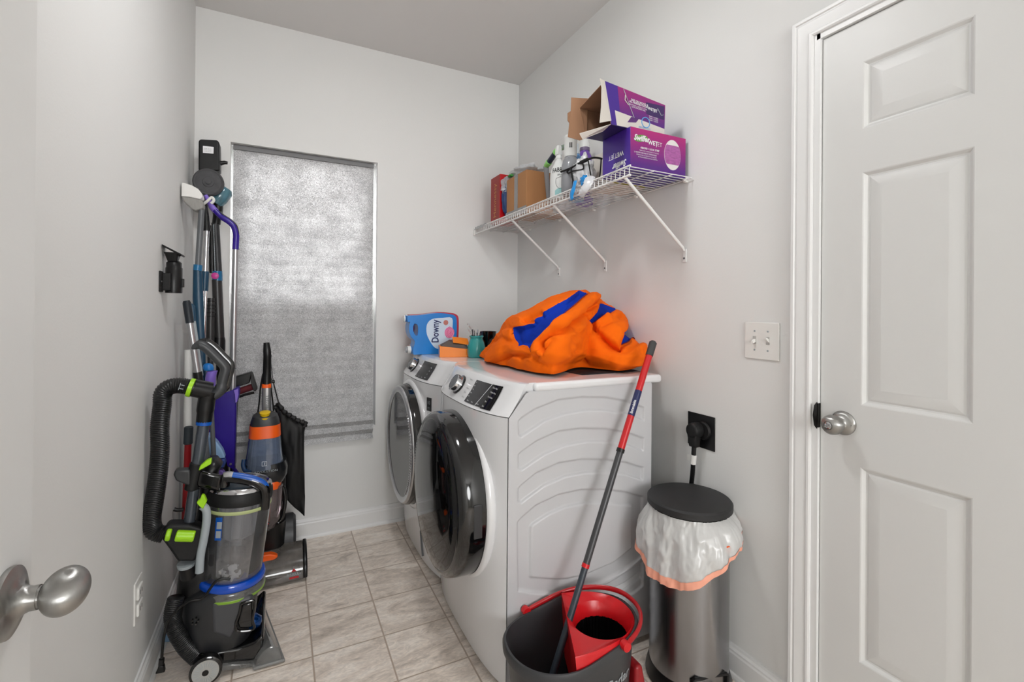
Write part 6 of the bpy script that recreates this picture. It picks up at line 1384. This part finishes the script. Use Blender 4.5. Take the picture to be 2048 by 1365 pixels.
MB().bb((at(411, 880, Y=Y3).x-.04, Y3-.05, .002), (at(411, 880, Y=Y3).x+.04, Y3+.05, .03)).build('mop_foot', TEAL, t, bevel=.008)
# ---- grey crevice wand with cord, between the steam mop and the stick vacuum
Y4 = 2.625
t = thing('spare_wand', 'short charcoal ribbed wand tucked between the chrome pole and the stick vacuum', 'vacuum wand', (-.28, Y4, .6))
MB().cyl(C5(330, 870, Y4), C5(322, 1240, Y4), .0155, .017, n=16).build('tube', MATS['wand_charcoal'], t)
for i in range(5): MB().lathe([(.0158, 0), (.0175, .001), (.0175, .005), (.0158, .006)], C5(329, 900+i*30, Y4), (0, 0, 1), 18).build('grip_ring', BLK, t)
MB().cyl(C5(322, 1240, Y4), at(424, 900, Y=Y4), .012, n=14).cyl(at(424, 900, Y=Y4), (at(424, 900, Y=Y4).x, Y4, .01), .012, n=14).build('lower_tube', DGR, t)
# ---- silver extension pole with black grip leaning on the left wall
Y5 = 2.28
t = thing('extension_pole', 'silver pole with a navy black grip leaning over the vacuum hose', 'pole', (-.33, Y5, .8))
pa, pb2 = C5(132, 890, Y5), C5(160, 1070, Y5)
MB().tube([pa, pa.lerp(pb2, .1), pb2], [.011, .0145, .0145], n=18).build('grip', mat('navy_black', (22, 30, 38), .5), t)
pe_ = at(396, 752, Y=Y5); MB().cyl(pb2, pe_, .0122, n=18).build('pole', SIL, t)
MB().tube([C5(165, 925, Y5+.02), C5(182, 935, Y5+.02), C5(188, 1055, Y5+.02)], .0085, n=12).build('second_grip', TEAL, t)
MB().cyl(C5(188, 1055, Y5+.02), at(402, 752, Y=Y5+.02), .0085, n=14).build('second_pole', LGR, t)
MB().cyl(pe_+(pe_-pb2).normalized()*-.015, pe_+(pe_-pb2).normalized()*.03, .0165, n=18).build('lower_collar', BLK, t)
fe = pe_+(pe_-pb2).normalized()*.05; MB().cyl(fe, at(412, 900, Y=Y5), .011, n=14).cyl(at(412, 900, Y=Y5), (at(412, 900, Y=Y5).x, Y5, .004), .011, n=14).build('lower_pole', MGR, t)
# ---- white pole and red pole behind the hose
Y6 = 2.36
t = thing('white_pole', 'plain white pole behind the ribbed hose above the red pole', 'pole', (-.35, Y6, .8))
a, b = at(377, 700, Y=Y6+.10), at(372, 1100, Y=Y6+.10); MB().cyl(a, b, .0150, n=18).cyl(b, (b.x, b.y, .004), .015, n=18).build('pole', WHP, t)
t = thing('red_pole', 'red mop pole with a dark grey grip standing behind the ribbed hose', 'pole', (-.33, Y6, 0))
a, b = C2 if False else c2(350, 1055, Y6), c2(345, 1182, Y6)
MB().cyl(a, b, .0165, n=18, bev=.003).build('grip', mat('slate_grip', (44, 52, 58), .6), t)
c_, d_ = b, c3(295, 395, Y6); MB().cyl(c_, d_, .0128, n=18).build('pole', mat('dark_red_pole', (150, 16, 24), .3), t)
e_ = d_+(d_-c_).normalized()*.5; e_.z = max(e_.z, .004); MB().cyl(d_, e_, .0128, n=18).build('lower_pole', MATS['dark_red_pole'], t)
MB().tube([c3(228, 350, Y6-.02), c3(250, 355, Y6-.02), c3(285, 352, Y6-.02)], .0095, n=10, flat=.8).build('hanging_clip', BLK, t)
# ---- spray mop with pale blue bottle behind the dustpan
Y7 = 2.43
t = thing('spray_mop', 'spray mop with pale blue and lilac parts low behind the purple dustpan', 'mop', (-.2, Y7, .4))
bl_ = [C4(78, 885, Y7), C4(110, 905, Y7), C4(180, 980, Y7), C4(235, 1060, Y7), C4(265, 1140, Y7), C4(190, 1150, Y7), C4(100, 1110, Y7), C4(85, 1000, Y7)]
slab(MB(), bl_, Y7, Y7+.05).build('bottle', mat('pale_blue_plastic', (150, 186, 224), .3), t, bevel=.008, seg=3)
MB().cyl(C4(60, 880, Y7+.02), C4(92, 1180, Y7+.02), .010, n=14).build('grey_stem', LGR, t)
slab(MB(), [C4(160, 1170, Y7), C4(190, 1130, Y7), C4(210, 1150, Y7), C4(195, 1230, Y7), C4(165, 1225, Y7)], Y7-.012, Y7+.01).build('black_lever', BLK, t, bevel=.003)
slab(MB(), [C4(210, 1150, Y7), C4(262, 1145, Y7), C4(275, 1185, Y7), C4(250, 1240, Y7), C4(215, 1230, Y7)], Y7-.01, Y7+.03).build('blue_bracket', mat('slate_blue', (52, 74, 140), .35), t, bevel=.004)
slab(MB(), [C4(160, 1230, Y7), C4(190, 1235, Y7), C4(205, 1300, Y7), C4(150, 1305, Y7)], Y7-.01, Y7+.03).build('white_block', WHP, t, bevel=.004)
slab(MB(), [C4(195, 1270, Y7), C4(230, 1255, Y7), C4(290, 1340, Y7), C4(240, 1345, Y7), C4(200, 1310, Y7)], Y7-.012, Y7+.03).build('lilac_block', mat('dusky_lilac', (116, 92, 170), .4), t, bevel=.004)
q = C4(200, 1320, Y7+.02); MB().cyl(q, (q.x, Y7+.02, .03), .010, n=14).bb((q.x-.05, Y7-.03, .003), (q.x+.06, Y7+.06, .03)).build('mop_base', mat('slate_blue', (52, 74, 140), .35), t, bevel=.004)
# ---- lilac scrubber and blue piece seen through the vacuum handle
t = thing('lilac_scrubber', 'lilac scrubber head with a blue cap seen through the vacuum handle loop', 'scrubber', (-.26, 2.40, .9))
Y8 = 2.40
MB().loft([MB().ring(c2(x, y, Y8), (0, 0, 1), r, 24, .02) for x, y, r in ((505, 762, .026), (505, 745, .030), (508, 700, .031), (515, 670, .028), (520, 655, .022))]).build('scrubber_head', LIL, t, angle=60)
MB().loft([MB().ring(c2(x, y, Y8), (0, 0, 1), r, 20) for x, y, r in ((495, 650, .018), (492, 632, .021), (488, 610, .017), (486, 600, .008))]).build('blue_cap', mat('bright_blue_cap', (26, 120, 200), .3), t, angle=60)
q = c2(505, 760, Y8); MB().cyl(q, at(428, 920, Y=Y8), .009, n=12).cyl(at(428, 920, Y=Y8), (at(428, 920, Y=Y8).x, Y8, .004), .009, n=12).build('handle', MGR, t)
# ---- dark blue mat leaning between wall and vacuum low down
t = thing('plastic_strip', 'blue plastic strip on edge between the baseboard and the vacuum', 'plastic strip', (-.34, 2.05, 0))
MB().hexa([at(326, 1285, Y=2.06), at(338, 1285, Y=2.06), at(342, 1285, Y=2.16), at(330, 1285, Y=2.16), at(340, 1228, Y=2.06), at(352, 1228, Y=2.06), at(356, 1228, Y=2.16), at(344, 1228, Y=2.16)]).build('strip', mat('steel_blue', (96, 124, 150), .4), t, bevel=.002)
# ================================================================ ACCESSORY HOLDER ON THE LEFT WALL
t = thing('tool_dock', 'black wall bracket holding a dusting nozzle on the left wall', 'wall bracket', (L, 2.1, 1.33))
MB().bb((L, 2.055, 1.300), (L+.006, 2.100, 1.376)).bb((L+.004, 2.085, 1.306), (L+.03, 2.125, 1.370)).build('wall_plate', BLKM, t, bevel=.003)
MB().cyl((L+.006, 2.070, 1.338), (L+.0075, 2.070, 1.338), .003, n=12).build('screw', SIL, t)
nzp = thing('dusting_nozzle', 'black brush nozzle standing in the wall bracket', 'vacuum nozzle', (L+.04, 2.12, 1.30))
cxz = at(345, 560, Y=2.12); cxx = max(cxz.x, L+.034)
MB().lathe([(0, 0), (.026, 0), (.0265, .004), (.0265, .092), (.024, .096), (.024, .112), (.018, .118), (0, .118)], (cxx, 2.12, 1.298), (0, 0, 1), 32).build('socket', BLK, nzp, angle=40)
MB().bb((cxx+.02, 2.112, 1.32), (cxx+.032, 2.128, 1.352)).build('release_tab', BLK, nzp, bevel=.002)
MB().loft([[Vector((cxx+a*k_+dx, 2.12+b*k2, z)) for a, b in ((-1, -1), (1, -1), (1, 1), (-1, 1))] for k_, k2, dx, z in ((.015, .014, -.002, 1.41), (.016, .015, -.004, 1.42), (.020, .026, -.004, 1.438), (.022, .030, -.006, 1.447))]).build('nozzle_throat', BLK, nzp, bevel=.003)
MB().hexa([Vector(v) for v in [(cxx-.030, 2.085, 1.466), (cxx+.026, 2.085, 1.434), (cxx+.026, 2.155, 1.434), (cxx-.030, 2.155, 1.466), (cxx-.032, 2.082, 1.474), (cxx+.028, 2.082, 1.441), (cxx+.028, 2.158, 1.441), (cxx-.032, 2.158, 1.474)]]).build('nozzle_mouth', BLKM, nzp, bevel=.002)
